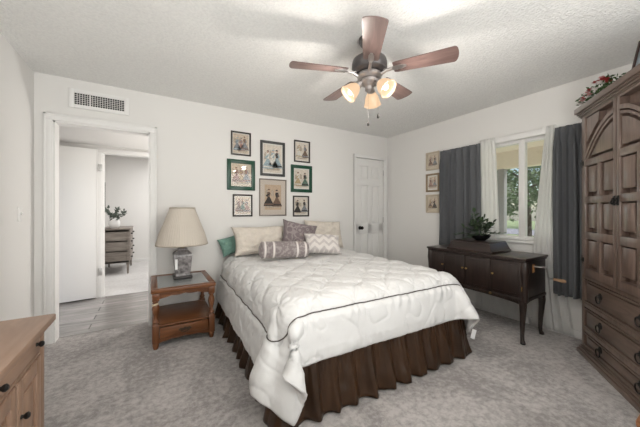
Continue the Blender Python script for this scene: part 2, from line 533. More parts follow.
# ------------------------------------------------------------------ outside
M_lawn = plain('lawn', (.20, .25, .12), .95, var=.35, vscale=3)
struct(MB().bb(XR + .12, 40, -22, 26, -.3, -.12).build('ground', M_lawn, smooth=False))
M_soff = plain('porch_paint', (.82, .74, .60), .8)
struct(MB().bb(XR + .12, 6.0, -3, 6, -.119, -.02).build('porch_slab', plain('concrete', (.70, .67, .62), .9, var=.1), smooth=False))
mb = MB(); mb.bb(XR + .12, 6.1, -3, 6, 2.34, 2.44)
mb.bb(5.82, 6.0, -3, 6, 2.02, 2.34)
struct(mb.build('porch_roof', M_soff, smooth=False))
t = thing('porch_post', 'grey square porch post seen through the window beside the left sheer', 'post', (5.91, 2.76, -.02))
MB().bb(-.06, .06, -.06, .06, .12, 2.04, .006).build('shaft', plain('post_paint', (.30, .30, .30), .7), t)
MB().bb(-.09, .09, -.09, .09, 0, .12, .006).build('base', MATS['post_paint'], t)
struct(MB().bb(17, 22, -22, 26, -.12, -.10).build('street', plain('asphalt', (.20, .20, .22), .9, var=.1), smooth=False))
M_leaf = plain('tree_leaf', (.09, .15, .05), .8, var=.5, vscale=4)
M_leaf2 = plain('tree_leaf_pale', (.16, .22, .10), .8, var=.5, vscale=4)
M_bark = plain('bark', (.10, .075, .055), .9, var=.3, vscale=20)
def tree(x, y, h, r, label, leaf, seed):
    rs = random.Random(seed)
    t = thing('tree', label, 'tree', (x, y, -.12), 0, 'trees outside the window')
    mb = MB(); mb.tube([(0, 0, 0), (.05, .03, h * .3), (.0, .1, h * .55), (.1, .1, h * .8)], [.14, .11, .08, .03], 8)
    for k in range(5):
        a = rs.random() * 6.28; z = h * (.35 + .08 * k)
        mb.tube([(.02, .05, z), (r * .4 * math.cos(a), r * .4 * math.sin(a), z + h * .12), (r * .75 * math.cos(a), r * .75 * math.sin(a), z + h * .18)], [.05, .03, .01], 6)
    mb.build('trunk', M_bark, t)
    mb = MB()
    for k in range(2600):
        d = Vector((rs.gauss(0, 1), rs.gauss(0, 1), rs.gauss(0, 1))).normalized() * (rs.random() ** .35)
        p = Vector((d.x * r, d.y * r, h * .62 + d.z * h * .40))
        p += Vector(noise.noise_vector(p * .9)) * .35
        e1 = Vector((rs.gauss(0, 1), rs.gauss(0, 1), rs.gauss(0, .5))).normalized() * rs.uniform(.06, .13)
        e2 = e1.cross(Vector((rs.gauss(0, 1), rs.gauss(0, 1), rs.gauss(0, 1)))).normalized() * rs.uniform(.03, .06)
        vs = [mb.bm.verts.new(p + q) for q in (-e1, e2, e1, -e2)]
        mb.bm.faces.new(vs)
    mb.build('crown', leaf, t, smooth=False)
tree(12.5, 4.9, 4.2, 1.9, 'leafy green tree nearest the house, seen through the right window sash', M_leaf, 1)
tree(15.5, 7.9, 3.6, 1.6, 'pale loose tree outside, at the left edge of the window view', M_leaf2, 2)
tree(25.5, 10.4, 6.0, 3.0, 'big dark tree far across the street, behind the nearest tree', M_leaf, 3)
tree(29, 16.0, 5.0, 2.6, 'pale round tree far across the street, behind the porch post', M_leaf2, 4)

# ------------------------------------------------------------------ ceiling fan
FX, FY = 1.332, 1.499
M_blade = wood('fan_blade_wood', (.125, .076, .068), (.21, .14, .125), 'X', 8, rough=.32, spec=.6)
M_fan = plain('pewter_metal', (.48, .45, .44), .35, metal=.9)
M_fandark = plain('dark_pewter', (.13, .12, .12), .4, metal=.8)
fan = thing('ceiling_fan', 'five blade ceiling fan with rosewood blades and three lit glass shades', 'ceiling fan', (FX, FY, 2.0))
MB().lathe([(.075, .44), (.075, .415), (.06, .395), (.03, .385), (.028, .38)], 28).build('canopy', M_fandark, fan)
MB().lathe([(.016, .39), (.016, .31)], 14).build('downrod', M_fandark, fan)
MB().lathe([(.04, .315), (.09, .305), (.118, .285), (.125, .262), (.125, .225), (.118, .215), (.118, .208), (.105, .195), (.06, .188)], 36).build('motor_housing', M_fandark, fan)
MB().lathe([(.05, .19), (.085, .185), (.088, .165), (.075, .15), (.05, .145)], 32).build('flywheel', M_fan, fan)
MB().lathe([(.045, .148), (.066, .142), (.070, .128), (.060, .113), (.040, .104), (.032, .094), (.032, .072), (.022, .062), (.012, .052), (.004, .048)], 28).build('light_fitter', M_fan, fan)
def blade_outline():
    pts = []
    r0, r1 = .17, .575
    pts += [(r0, -.046), (r0 + .02, -.052)]
    for k in range(9):
        t = k / 8; pts.append((r0 + .03 + (r1 - .055 - r0) * t, -.052 - .018 * t))
    for k in range(1, 8):
        a = -PI / 2 + PI * k / 8
        pts.append((r1 - .025 + .025 * math.cos(a) * 1.0, .07 * math.sin(a)))
    for k in range(9):
        t = 1 - k / 8; pts.append((r0 + .03 + (r1 - .055 - r0) * t, .052 + .018 * t))
    pts += [(r0 + .02, .052), (r0, .046)]
    return pts
for k in range(5):
    a = math.radians(15.5 + 72 * k)
    Rz = Matrix.Rotation(a, 4, 'Z') @ Matrix.Translation((0, 0, .20)) @ Matrix.Rotation(math.radians(-11), 4, 'X')
    mb = MB(); mb.prism(blade_outline(), -.003, .003, 'XY')
    o = mb.build('fan_blade', M_blade, fan, ang=50); o.matrix_local = Rz
    mb = MB()
    mb.prism([(.10, -.010), (.15, -.010), (.18, -.020), (.225, -.018), (.255, -.006), (.255, .006), (.225, .018), (.18, .020), (.15, .010), (.10, .010)], -.009, -.003, 'XY')
    mb.tube([(.07, 0, -.03), (.09, 0, -.028), (.12, 0, -.012), (.16, 0, -.008)], [.012, .012, .011, .009], 8)
    for sx, sy in ((.195, -.012), (.195, .012), (.243, 0)): mb.lathe([(.006, -.012), (.005, -.009)], 8, (sx, sy, 0))
    o = mb.build('blade_bracket', M_fan, fan); o.matrix_local = Rz
def shade_mat():
    m, n, L, b = newmat('frosted_amber_shade')
    b.inputs['Base Color'].default_value = (.004, .004, .003, 1)
    sset(b, rough=.35)
    b.inputs['Emission Color'].default_value = (1, .68, .42, 1)
    lw = n.new('ShaderNodeLayerWeight'); lw.inputs[0].default_value = .35
    mr = n.new('ShaderNodeMapRange'); mr.inputs[3].default_value = .88; mr.inputs[4].default_value = .70
    L.new(lw.outputs['Facing'], mr.inputs[0]); L.new(mr.outputs[0], b.inputs['Emission Strength'])
    return m
def shade_glass():
    m, n, L, b = newmat('frosted_shade_glass')
    d = n.new('ShaderNodeBsdfTranslucent'); d.inputs[0].default_value = (1, .80, .55, 1)
    t = n.new('ShaderNodeBsdfTransparent'); t.inputs[0].default_value = (1, .88, .7, 1)
    g = n.new('ShaderNodeBsdfDiffuse'); g.inputs[0].default_value = (.95, .85, .7, 1)
    a = n.new('ShaderNodeMixShader'); a.inputs[0].default_value = .4
    L.new(d.outputs[0], a.inputs[1]); L.new(g.outputs[0], a.inputs[2])
    mx = n.new('ShaderNodeMixShader'); mx.inputs[0].default_value = .72
    L.new(t.outputs[0], mx.inputs[1]); L.new(a.outputs[0], mx.inputs[2])
    L.new(mx.outputs[0], n['Material Output'].inputs[0])
    return m
M_shade = shade_mat()
M_bulb = emit_mat('lit_bulb', (1, .62, .22), 1.15)
for k in range(3):
    a = math.radians(40 + 120 * k)
    ax = Vector((math.cos(a) * .72, math.sin(a) * .72, -.70)).normalized()
    root = Vector((math.cos(a) * .05, math.sin(a) * .05, .135))
    neck = root + ax * .035
    mb = MB(); mb.tube([(math.cos(a) * .03, math.sin(a) * .03, .128), root, neck], [.013, .014, .02], 12)
    mb.lathe([(.021, 0), (.026, .006), (.026, .03), (.022, .034)], 16, neck, axis=ax)
    arm = mb.build('lamp_arm', M_fan, fan)
    mb = MB()
    n_ = 28
    mb.lathe([(.024, .0), (.034, .012), (.045, .032), (.052, .055), (.056, .078), (.064, .098)], n_, neck + ax * .024, axis=ax, rfun=lambda q, z: 1 + (.045 * math.sin(q * 7) * (z / .1) ** 3), cap=False)
    sh = mb.build('glass_shade', M_shade, arm); solid(sh, .003)
    mb = MB(); mb.lathe([(.010, 0), (.012, .02), (.020, .04), (.023, .055), (.018, .070), (.006, .078)], 14, neck + ax * .028, axis=ax)
    mb.build('bulb', M_bulb, arm)
    d = bpy.data.lights.new('bulb_light', 'POINT'); d.energy = 7.5; d.color = (1, .93, .85); d.shadow_soft_size = .03
    o = bpy.data.objects.new('bulb_light', d); C.objects.link(o); o.parent = fan; o.location = neck + ax * .15
for (x, y, zb) in ((-.012, .0, -.185), (.05, -.035, -.13)):
    mb = MB(); mb.tube([(x * .5, y * .5, .075), (x, y, .03), (x, y, zb + .03)], .0007, 5)
    ch = mb.build('pull_chain', M_fandark, fan)
    MB().lathe([(.002, .032), (.007, .022), (.009, .008), (.006, 0)], 10, (x, y, zb)).build('fob', M_iron, ch)

# ------------------------------------------------------------------ framed prints
M_paper = plain('old_paper', (.56, .47, .37), .8, var=.30, vscale=45)
M_paperL = plain('pale_print_paper', (.64, .58, .50), .8, var=.16, vscale=40)
M_paperT = plain('tan_print_paper', (.50, .38, .275), .8, var=.10, vscale=30)
M_pglass = glass_mat('picture_glass', .03)
DRESS = [plain('ink_' + n_, c, .85, var=.35, vscale=60) for n_, c in
         (('slate', (.22, .23, .25)), ('rose', (.34, .20, .17)), ('blue', (.30, .38, .42)), ('green', (.10, .17, .13)), ('umber', (.17, .11, .08)), ('white', (.62, .60, .55)), ('black', (.04, .035, .035)), ('straw', (.45, .34, .20)))]
M_skin = plain('ink_skin', (.50, .34, .26), .85)
M_ground = plain('ink_ground', (.42, .36, .29), .85, var=.3, vscale=50)
def lady(mb, x, z, h, mi, mi2, lean):
    w_ = h * .30
    sk = [(x - w_, z), (x - w_ * .86, z + h * .16), (x - w_ * .45, z + h * .36), (x - w_ * .20, z + h * .53), (x + w_ * .20, z + h * .53), (x + w_ * .5, z + h * .36), (x + w_ * .9, z + h * .14), (x + w_ * 1.05, z)]
    mb.prism(sk, -.0005, -.0011, 'XZ', mi)
    mb.prism([(x - w_ * .95, z + h * .06), (x - w_ * .8, z + h * .14), (x + w_ * .85, z + h * .14), (x + w_ * 1.0, z + h * .06)], -.0011, -.0014, 'XZ', mi2)
    mb.prism([(x - w_ * .2, z + h * .53), (x - w_ * .36, z + h * .70), (x - w_ * .25, z + h * .80), (x + w_ * .25, z + h * .80), (x + w_ * .36, z + h * .70), (x + w_ * .2, z + h * .53)], -.0005, -.0013, 'XZ', mi2)
    mb.prism([(x + w_ * .25, z + h * .78), (x + w_ * .55 * lean, z + h * .60), (x + w_ * .35 * lean, z + h * .50), (x + w_ * .15, z + h * .66)], -.0005, -.0015, 'XZ', mi)
    hd = [(x + h * .055 * math.cos(q * PI / 5), z + h * .88 + h * .07 * math.sin(q * PI / 5)) for q in range(10)]
    mb.prism(hd, -.0005, -.0013, 'XZ', 8)
    hr = [(x + h * .075 * math.cos(q * PI / 6) - h * .012 * lean, z + h * .90 + h * .075 * math.sin(q * PI / 6)) for q in range(0, 7)]
    mb.prism(hr, -.0005, -.0016, 'XZ', mi2 if mi2 != 5 else 4)
def picture(name, label, loc, rz, w_, h_, fw_, fmat, matw, matm, paper, seed, ladies, group, fd=.018):
    rs = random.Random(seed[0])
    t = thing(name, label, 'picture', loc, rz, group)
    # local: x right, z up from the bottom edge, front towards -y
    mb = MB()
    a, b = w_ / 2, h_
    for x0, x1, z0, z1 in ((-a, -a + fw_, 0, b), (a - fw_, a, 0, b)):
        mb.bb(x0, x1, -fd, 0, z0, z1, .0035)
    for x0, x1, z0, z1 in ((-a + fw_ * .9, a - fw_ * .9, 0, fw_), (-a + fw_ * .9, a - fw_ * .9, b - fw_, b)):
        mb.bb(x0, x1, -fd + .0004, 0, z0 + .0003, z1 - .0003, .003)
    for x0, x1, z0, z1 in ((-a + fw_ * .6, -a + fw_ + .003, fw_ * .6, b - fw_ * .6), (a - fw_ - .003, a - fw_ * .6, fw_ * .6, b - fw_ * .6), (-a + fw_ * .6, a - fw_ * .6, fw_ * .6, fw_ + .003), (-a + fw_ * .6, a - fw_ * .6, b - fw_ - .003, b - fw_ * .6)):
        mb.bb(x0, x1, -fd * .75, -.001, z0, z1, .002)
    mb.build('frame', fmat, t)
    MB().bb(-a + fw_, a - fw_, -.004, -.001, fw_, b - fw_).build('mat_board', matm, t)
    pa, pz0, pz1 = a - fw_ - matw, fw_ + matw * 1.1, b - fw_ - matw
    mb = MB(); mb.bb(-pa, pa, -.0003, .0006, pz0, pz1)
    for f in mb.bm.faces: f.material_index = 9
    pw, ph = 2 * pa, pz1 - pz0
    gz = pz0 + ph * .13
    mb.prism([(-pa * .86, gz), (-pa * .7, gz - ph * .05), (pa * .75, gz - ph * .05), (pa * .88, gz + ph * .02), (pa * .3, gz + ph * .05), (-pa * .6, gz + ph * .05)], -.0003, -.0007, 'XZ', 10)
    for k in range(3):   # faint scenery behind the figures
        x = -pa * .7 + pa * .6 * k + rs.uniform(-.1, .1) * pa; z = pz0 + ph * rs.uniform(.45, .55); q = pa * rs.uniform(.16, .26)
        mb.prism([(x - q, z), (x - q * .9, z + ph * .2), (x - q * .2, z + ph * rs.uniform(.25, .34)), (x + q * .8, z + ph * .2), (x + q, z)], -.0003, -.0006, 'XZ', 10)
    for k in range(ladies):
        x = -pa * .52 + (2 * pa * .52) * (k / max(1, ladies - 1)) + rs.uniform(-.05, .05) * pa
        hh = min(ph * rs.uniform(.70, .78), pw * 1.0)
        mi, mi2 = rs.choice([(0, 2), (1, 4), (2, 5), (3, 7), (4, 1), (6, 0), (7, 4)]) if False else seed[1][k]
        lady(mb, x, gz + rs.uniform(-.02, .05) * ph, hh, mi, mi2, rs.choice((-1, 1)))
    o = mb.build('print', DRESS + [M_skin, paper, M_ground], t, smooth=False)
    o.location = (0, -.0045, 0)
    MB().bb(-a + fw_ * .9, a - fw_ * .9, -fd * .62, -fd * .62 + .0015, fw_ * .9, b - fw_ * .9).build('glass', M_pglass, t)
    return t
M_fblack = plain('black_brown_frame', (.030, .022, .018), .4)
M_fcharc = plain('charcoal_frame', (.045, .045, .045), .45)
M_fgreen = plain('green_frame', (.006, .055, .030), .35)
M_fgrey = plain('grey_bronze_frame', (.20, .17, .145), .4, metal=.3)
M_fgold = plain('antique_gilt_frame', (.30, .22, .14), .45, metal=.25)
M_fcream = plain('cream_wood_frame', (.52, .44, .34), .5)
M_matw = plain('white_mat', (.70, .675, .63), .9)
M_matg = plain('greige_mat', (.56, .50, .44), .9)
M_matt = plain('buff_mat', (.60, .53, .43), .9)
GB, GR = 'framed fashion plates above the bed', 'small framed prints beside the window'
# centre x, centre z
PB = [('picture_frame', 'small dark framed print of ladies at top left of the wall group', .935, 2.031, .246, .292, .016, M_fblack, .012, M_matw, M_paper, (1, [(0, 2), (1, 0), (0, 4)]), 3),
      ('picture_frame', 'wide green frame at the left, beside the large dark framed print', .938, 1.645, .345, .375, .045, M_fgreen, .014, M_matt, M_paper, (2, [(1, 4), (7, 1), (0, 1)]), 3),
      ('picture_frame', 'small dark framed print at bottom left, nearest the lamp', .956, 1.270, .243, .275, .016, M_fblack, .012, M_matw, M_paper, (3, [(4, 1), (3, 4), (1, 0)]), 3),
      ('picture_frame', 'large charcoal framed print with ladies in pale blue dresses, top centre', 1.350, 1.885, .343, .456, .030, M_fcharc, .018, M_matw, M_paperL, (4, [(2, 5), (5, 2), (2, 6)]), 3),
      ('picture_frame', 'largest print with tan paper and greige mat in thin frame, bottom centre', 1.354, 1.378, .378, .482, .012, M_fgrey, .062, M_matg, M_paperT, (5, [(6, 4), (4, 6)]), 2),
      ('picture_frame', 'small dark framed print with one figure at top right of the wall group', 1.783, 2.028, .250, .302, .016, M_fblack, .012, M_matw, M_paperL, (6, [(5, 7), (4, 0)]), 2),
      ('picture_frame', 'narrower green frame at the right with white mat and seated ladies', 1.775, 1.648, .331, .376, .042, M_fgreen, .018, M_matw, M_paperL, (7, [(7, 5), (3, 6)]), 2),
      ('picture_frame', 'small dark framed print at bottom right, above the grey pillow', 1.767, 1.268, .250, .288, .016, M_fblack, .012, M_matw, M_paperL, (8, [(6, 6), (0, 6)]), 2)]
for n_, lab, x, z, w_, h_, fw_, fm, mw, mm, pp, sd, nl in PB:
    picture(n_, lab, (x, YB, z - h_ / 2), 0, w_, h_, fw_, fm, mw, mm, pp, sd, nl, GB)
for lab, z, fm, mm, sd, fw_ in (('topmost small print in a cream wood frame left of the window', 1.915, M_fcream, M_matt, (21, [(4, 1), (0, 4)]), .020),
                       ('middle small print in a brown gilt frame left of the window', 1.605, M_fgold, M_matw, (22, [(1, 4), (0, 1)]), .022),
                       ('lowest small print in a cream wood frame left of the window', 1.305, M_fcream, M_matt, (23, [(4, 7), (6, 4)]), .020)):
    picture('picture_frame', lab, (XR, 2.515, z - .13), -PI / 2, .215, .26, fw_, fm, .022, mm, M_paper, sd, 2, GR)

# ------------------------------------------------------------------ bed
BX0, BX1, BY0, BY1 = .715, 2.305, 1.42, 3.345
bed = thing('bed', 'queen bed with gathered brown satin skirt under the white comforter', 'bed', ((BX0 + BX1) / 2, (BY0 + BY1) / 2, 0))
bcx, bcy = (BX0 + BX1) / 2, (BY0 + BY1) / 2
def bl(x, y, z): return (x - bcx, y - bcy, z)
M_matt_ = plain('mattress_ticking', (.66, .64, .60), .9, var=.05, vscale=30)
mb = MB(); mb.box((0, 0, .50), (BX1 - BX0 - .02, BY1 - BY0 - .02, .27), .05, seg=4); mb.build('mattress', M_matt_, bed)
mb = MB(); mb.box((0, 0, .235), (BX1 - BX0 - .06, BY1 - BY0 - .06, .255), .02); mb.build('box_spring', M_matt_, bed)
for sx in (-1, 1):
    for sy in (-1, 1):
        MB().tube([(sx * .62, sy * .8, 0), (sx * .62, sy * .8, .115)], .02, 10).build('leg', M_iron, bed)
# skirt
M_skirt = plain('brown_satin', (.040, .0185, .008), .32, var=.35, vscale=9, stretch=(1, 1, .35), spec=.35, bump=.35, bscale=14, bdist=.012)
per = []
r_ = .025
x0, x1, y0, y1 = BX0 - .012, BX1 + .022, BY0 - .012, BY1
def arc(cx, cy, a0, a1, n):
    return [(cx + r_ * math.cos(a0 + (a1 - a0) * k / n), cy + r_ * math.sin(a0 + (a1 - a0) * k / n), math.cos(a0 + (a1 - a0) * k / n), math.sin(a0 + (a1 - a0) * k / n)) for k in range(n + 1)]
N = 260
per += [(x0, y1 - (y1 - y0 - r_) * k / N, -1, 0) for k in range(N)]
per += arc(x0 + r_, y0 + r_, PI, 1.5 * PI, 24)
per += [(x0 + r_ + (x1 - x0 - 2 * r_) * k / N, y0, 0, -1) for k in range(1, N)]
per += arc(x1 - r_, y0 + r_, 1.5 * PI, 2 * PI, 24)
per += [(x1, y0 + r_ + (y1 - y0 - r_) * k / N, 1, 0) for k in range(1, N + 1)]
mb = MB(); NZ = 18
cum = 0; prev = per[0]; cols = []
for (x, y, nx_, ny_) in per:
    cum += math.hypot(x - prev[0], y - prev[1]); prev = (x, y)
    ph = cum * 2 * PI / .155 + 4.5 * noise.noise((cum * 2.6, 3.1, 0))
    fold = math.sin(ph) * .75 + .22 * math.sin(ph * 1.9 + 1.3 + 2 * noise.noise((cum * 3, 0, 9)))
    small = math.sin(cum * 2 * PI / .034 + 3 * noise.noise((cum * 6, 1, 1)))
    amp = .85 + 1.0 * noise.noise((cum * 3.3, 7, 2))
    col = []
    sq = min(1.22, 1 / max(abs(nx_), abs(ny_)))
    for j in range(NZ + 1):
        t = j / NZ
        z = .375 - .362 * t - .004 * t * math.sin(ph * .5)
        off = .006 + .075 * t ** 1.2 + fold * amp * (.004 + .030 * t ** .8) + small * .0035 * (1 - t) + .014 * t * noise.noise((cum * 8, t * 3, 4)) + .006 * noise.noise((cum * 22, t * 7, 6))
        col.append(mb.bm.verts.new(bl(x + nx_ * off * sq, y + ny_ * off * sq, z)))
    cols.append(col)
for A, B in zip(cols, cols[1:]):
    for j in range(NZ): mb.bm.faces.new((A[j], B[j], B[j + 1], A[j + 1]))
sk = mb.build('bed_skirt', M_skirt, bed, ang=180); solid(sk, .002)

# ---- comforter: position based cloth dropped on the bed, then quilted
def drape():
    Lx, Ly, s = 2.325, 2.13, .03
    nx_, ny_ = int(round(Lx / s)) + 1, int(round(Ly / s)) + 1
    ux, uy = np.linspace(0, Lx, nx_), np.linspace(0, Ly, ny_)
    X0, Y0 = BX0 - .44, BY0 - .31
    P = np.zeros((nx_, ny_, 3))
    P[..., 0] = (X0 + ux)[:, None]; P[..., 1] = (Y0 + uy)[None, :]
    P[..., 2] = .70 + .004 * np.random.default_rng(3).standard_normal((nx_, ny_))
    rx, ry = ux[1] - ux[0], uy[1] - uy[0]
    V = np.zeros_like(P)
    cons = []
    def fam(di, dj, stiff, rest):
        I, J = np.meshgrid(np.arange(nx_), np.arange(ny_), indexing='ij')
        ok = (I + di < nx_) & (J + dj < ny_) & (J + dj >= 0)
        for par in (0, 1):
            if di: selp = ((I // di) % 2) == par
            else: selp = ((J // abs(dj)) % 2) == par
            m = ok & selp
            a = (I * ny_ + J)[m]; b = ((I + di) * ny_ + (J + dj))[m]
            cons.append((a, b, rest, stiff))
    fam(1, 0, 1, rx); fam(0, 1, 1, ry)
    dg = math.hypot(rx, ry)
    fam(1, 1, .25, dg); fam(1, -1, .25, dg)
    fam(2, 0, .35, 2 * rx); fam(0, 2, .35, 2 * ry)
    fam(4, 0, .10, 4 * rx); fam(0, 4, .10, 4 * ry)
    nb = len(cons)
    for q in (3, 8, 16): fam(q, 0, 1, q * rx); fam(0, q, 1, q * ry)
    for q in (4, 10): fam(q, q, 1, q * dg * 1.02); fam(q, -q, 1, q * dg * 1.02)
    lim = set(range(nb, len(cons)))
    top, rad, off = .65, .10, .018
    def collide(F, old):
        z = F[:, 2]
        grow = np.clip((top - z) / top, 0, 1) * .10
        cx, cy = (BX0 + BX1) / 2, (BY0 + BY1 + .2) / 2
        hx, hy = (BX1 - BX0) / 2 + grow - rad, (BY1 + .2 - BY0) / 2 + grow - rad
        qx, qy, qz = np.abs(F[:, 0] - cx) - hx, np.abs(F[:, 1] - cy) - hy, z - (top - rad)
        mx, my, mz = np.maximum(qx, 0), np.maximum(qy, 0), np.maximum(qz, 0)
        ln = np.sqrt(mx * mx + my * my + mz * mz) + 1e-9
        ins = np.minimum(np.maximum(qx, np.maximum(qy, qz)), 0)
        d = ln + ins - rad - off
        hit = d < 0
        sx_, sy_ = np.sign(F[:, 0] - cx), np.sign(F[:, 1] - cy)
        n = np.stack([mx * sx_, my * sy_, mz], 1) / ln[:, None]
        deep = ln < 1e-6
        n[deep] = (0, 0, 1)
        F[hit] -= (n * d[:, None])[hit]
        fr = .35 * np.ones(len(F)); fr[n[:, 2] < .3] = .12
        dv = F - old
        F[hit] -= dv[hit] * fr[hit][:, None] * (1 - np.abs(n[hit]))
        low = F[:, 2] < .035
        F[low, 2] = .035
    F = P.reshape(-1, 3); Vf = V.reshape(-1, 3)
    dt = 1 / 45
    pin = np.where((F[:, 0] > BX0 + .12) & (F[:, 0] < BX1 - .12) & (F[:, 1] > BY0 + .12))[0]
    pxy = F[pin, :2].copy()
    for step in range(150):
        old = F.copy()
        Vf[:, 2] -= 9.8 * dt
        Vf *= .965 if step < 110 else .90
        F += Vf * dt
        for it in range(9):
            for k_, (a, b, rest, st) in enumerate(cons):
                d = F[b] - F[a]
                l = np.sqrt((d * d).sum(1)) + 1e-9
                ex = (l - rest) / l * .5 * st
                if k_ in lim: ex = np.maximum(ex, 0)
                c = d * ex[:, None]
                F[a] += c; F[b] -= c
            collide(F, old)
            F[pin, :2] = pxy
        Vf = (F - old) / dt
    return F.reshape(nx_, ny_, 3), ux, uy
G, ux, uy = drape()
print('DRAPE', G[:, 0, 2].min(), G[38, 0], G[0, 40], G[-1, 40], G[0, 0], G[-1, 0])
def up2(A):
    n, m = A.shape[:2]
    B = np.zeros((2 * n - 1, m, 3)); B[::2] = A; B[1::2] = (A[:-1] + A[1:]) / 2
    D = np.zeros((2 * n - 1, 2 * m - 1, 3)); D[:, ::2] = B; D[:, 1::2] = (B[:, :-1] + B[:, 1:]) / 2
    S = D.copy()
    S[1:-1, 1:-1] = .5 * D[1:-1, 1:-1] + .125 * (D[:-2, 1:-1] + D[2:, 1:-1] + D[1:-1, :-2] + D[1:-1, 2:])
    return S
G = up2(G)
G = up2(G)
nu, nv = G.shape[:2]
U = np.linspace(0, ux[-1], nu); Vv = np.linspace(0, uy[-1], nv)
def normals(A):
    du = np.gradient(A, axis=0); dv = np.gradient(A, axis=1)
    n = np.cross(du, dv); n /= np.linalg.norm(n, axis=2, keepdims=True) + 1e-9
    return n
Nn = normals(G)
INS = .27
hmap = np.zeros((nu, nv))
sp = .30
NZ_ = noise.noise
for i in range(nu):
    for j in range(nv):
        u, v_ = U[i], Vv[j]
        du, dv = min(u, ux[-1] - u), v_
        e = min(du, dv)
        h = .010 * NZ_((u * 4.5, v_ * 4.5, 0)) + .0045 * NZ_((u * 13, v_ * 13, 3))
        wx, wy = u + .055 * NZ_((u * 4, v_ * 4, 21)), v_ + .055 * NZ_((u * 4, v_ * 4, 31))
        if e > INS:
            # pintucked diamonds: creases along both diagonals, pinched where they meet
            a1, a2 = (wx + wy) / sp, (wx - wy) / sp
            f1, f2 = abs(a1 - round(a1)) * sp * .7071, abs(a2 - round(a2)) * sp * .7071
            c1 = math.exp(-(f1 / .011) ** 2) * max(0, .75 + .9 * NZ_((u * 5, v_ * 5, 41)))
            c2 = math.exp(-(f2 / .011) ** 2) * max(0, .75 + .9 * NZ_((u * 5, v_ * 5, 51)))
            h += .009 * min(1, min(f1, f2) / .07) ** .6 - .006 * max(c1, c2)
            bx, by = (a1 - round(a1) + a2 - round(a2)) * sp * .5, (a1 - round(a1) - a2 + round(a2)) * sp * .5
            best = math.hypot(bx, by)
            h += (.0055 * math.cos(9 * math.atan2(by, bx) + 4 * NZ_((u * 3, v_ * 3, 8))) - .005) * math.exp(-((best - .02) / .045) ** 2)
            rid = abs(NZ_((wx * 8 + wy * 4, wy * 7 - wx * 4, 12)))
            h -= .007 * math.exp(-rid / .05)
            rid = abs(NZ_((wx * 19, wy * 13, 15)))
            h -= .003 * math.exp(-rid / .07)
        else:
            al, ac = (wx, v_) if dv < du else (wy, u)
            g_ = .5 + NZ_((u * 5, v_ * 5, 2))
            edge = math.exp(-((e - INS) / .07) ** 2) + .7 * math.exp(-((e - .02) / .05) ** 2)
            h += .006 * edge * math.sin(al * 95 + 6 * NZ_((u * 4, v_ * 4, 6))) * g_
            rid = abs(NZ_((wx * 6 + (2 if dv < du else 0), wy * 6, 17)))
            h -= .006 * math.exp(-rid / .06)
            h += .016 * min(1, e / .07) ** .6 * min(1, (INS - e) / .05 + .3)
        h -= .005 * math.exp(-((e - INS) / .014) ** 2)
        hmap[i, j] = h
Q = G + Nn * (hmap + .010)[..., None]
M_comf = plain('white_comforter_sateen', (.68, .675, .67), .44, bump=.25, bscale=24, bdist=.008, spec=.5)
mb = MB()
vv = [[mb.bm.verts.new(Q[i, j]) for j in range(nv)] for i in range(nu)]
for i in range(nu - 1):
    for j in range(nv - 1): mb.bm.faces.new((vv[i][j], vv[i + 1][j], vv[i + 1][j + 1], vv[i][j + 1]))
comf = mb.build('comforter', M_comf, ang=180)
solid(comf, .026, -1)
tag(comf, 'white tufted comforter with brown piping draped over the bed', 'comforter')
# piping
Nq = normals(Q)
def cidx(u): return int(round(u / ux[-1] * (nu - 1)))
iu0, iu1, jv0 = cidx(INS), cidx(ux[-1] - INS), int(round(INS / uy[-1] * (nv - 1)))
cr_ = .11
path = [(INS, v_) for v_ in np.linspace(uy[-1], INS + cr_, 150)]
path += [(INS + cr_ - cr_ * math.cos(q), INS + cr_ - cr_ * math.sin(q)) for q in np.linspace(0, PI / 2, 24)[1:]]
path += [(u_, INS) for u_ in np.linspace(INS + cr_, ux[-1] - INS - .06, 150)[1:]]
path += [(ux[-1] - INS - .06 + .06 * math.sin(q), INS + .06 - .06 * math.cos(q)) for q in np.linspace(0, PI / 2, 12)[1:]]
path += [(ux[-1] - INS, v_) for v_ in np.linspace(INS + .06, uy[-1], 150)[1:]]
def samp(A, u_, v_):
    a, b = min(u_ / ux[-1] * (nu - 1), nu - 1.001), min(v_ / uy[-1] * (nv - 1), nv - 1.001)
    i, j = int(a), int(b); a -= i; b -= j
    return (A[i, j] * (1 - a) + A[i + 1, j] * a) * (1 - b) + (A[i, j + 1] * (1 - a) + A[i + 1, j + 1] * a) * b
pts = np.array([samp(Q, *q) + samp(Nq, *q) * .0035 for q in path])
for _ in range(2): pts[1:-1] = (pts[:-2] + 2 * pts[1:-1] + pts[2:]) / 4
MB().tube([tuple(p) for p in pts], .0038, 6).build('piping', plain('brown_piping', (.06, .045, .04), .6), comf)
# care tag hanging at the right foot corner
i_, j_ = nu - 1 - 12, 0
p = Q[i_, j_]
mb = MB(); R_ = Matrix.Rotation(math.radians(25), 3, 'Y')
mb.box((p[0] + .022, p[1] - .012, p[2] - .03), (.06, .002, .075), 0, R_)
mb.build('care_tag', plain('matte_white', (.85, .85, .84), .7), comf)

# the whole bed stands slightly askew to the wall
BRZ, BPV, BSH = math.radians(-2.1), Vector((1.5, 2.4, 0)), Vector((-.022, 0, 0))
RB = Matrix.Rotation(BRZ, 3, 'Z')
bed.location = RB @ (Vector(bed.location) - BPV) + BPV + BSH
bed.rotation_euler = (0, 0, BRZ)
comf.location = BPV - RB @ BPV + BSH
comf.rotation_euler = (0, 0, BRZ)

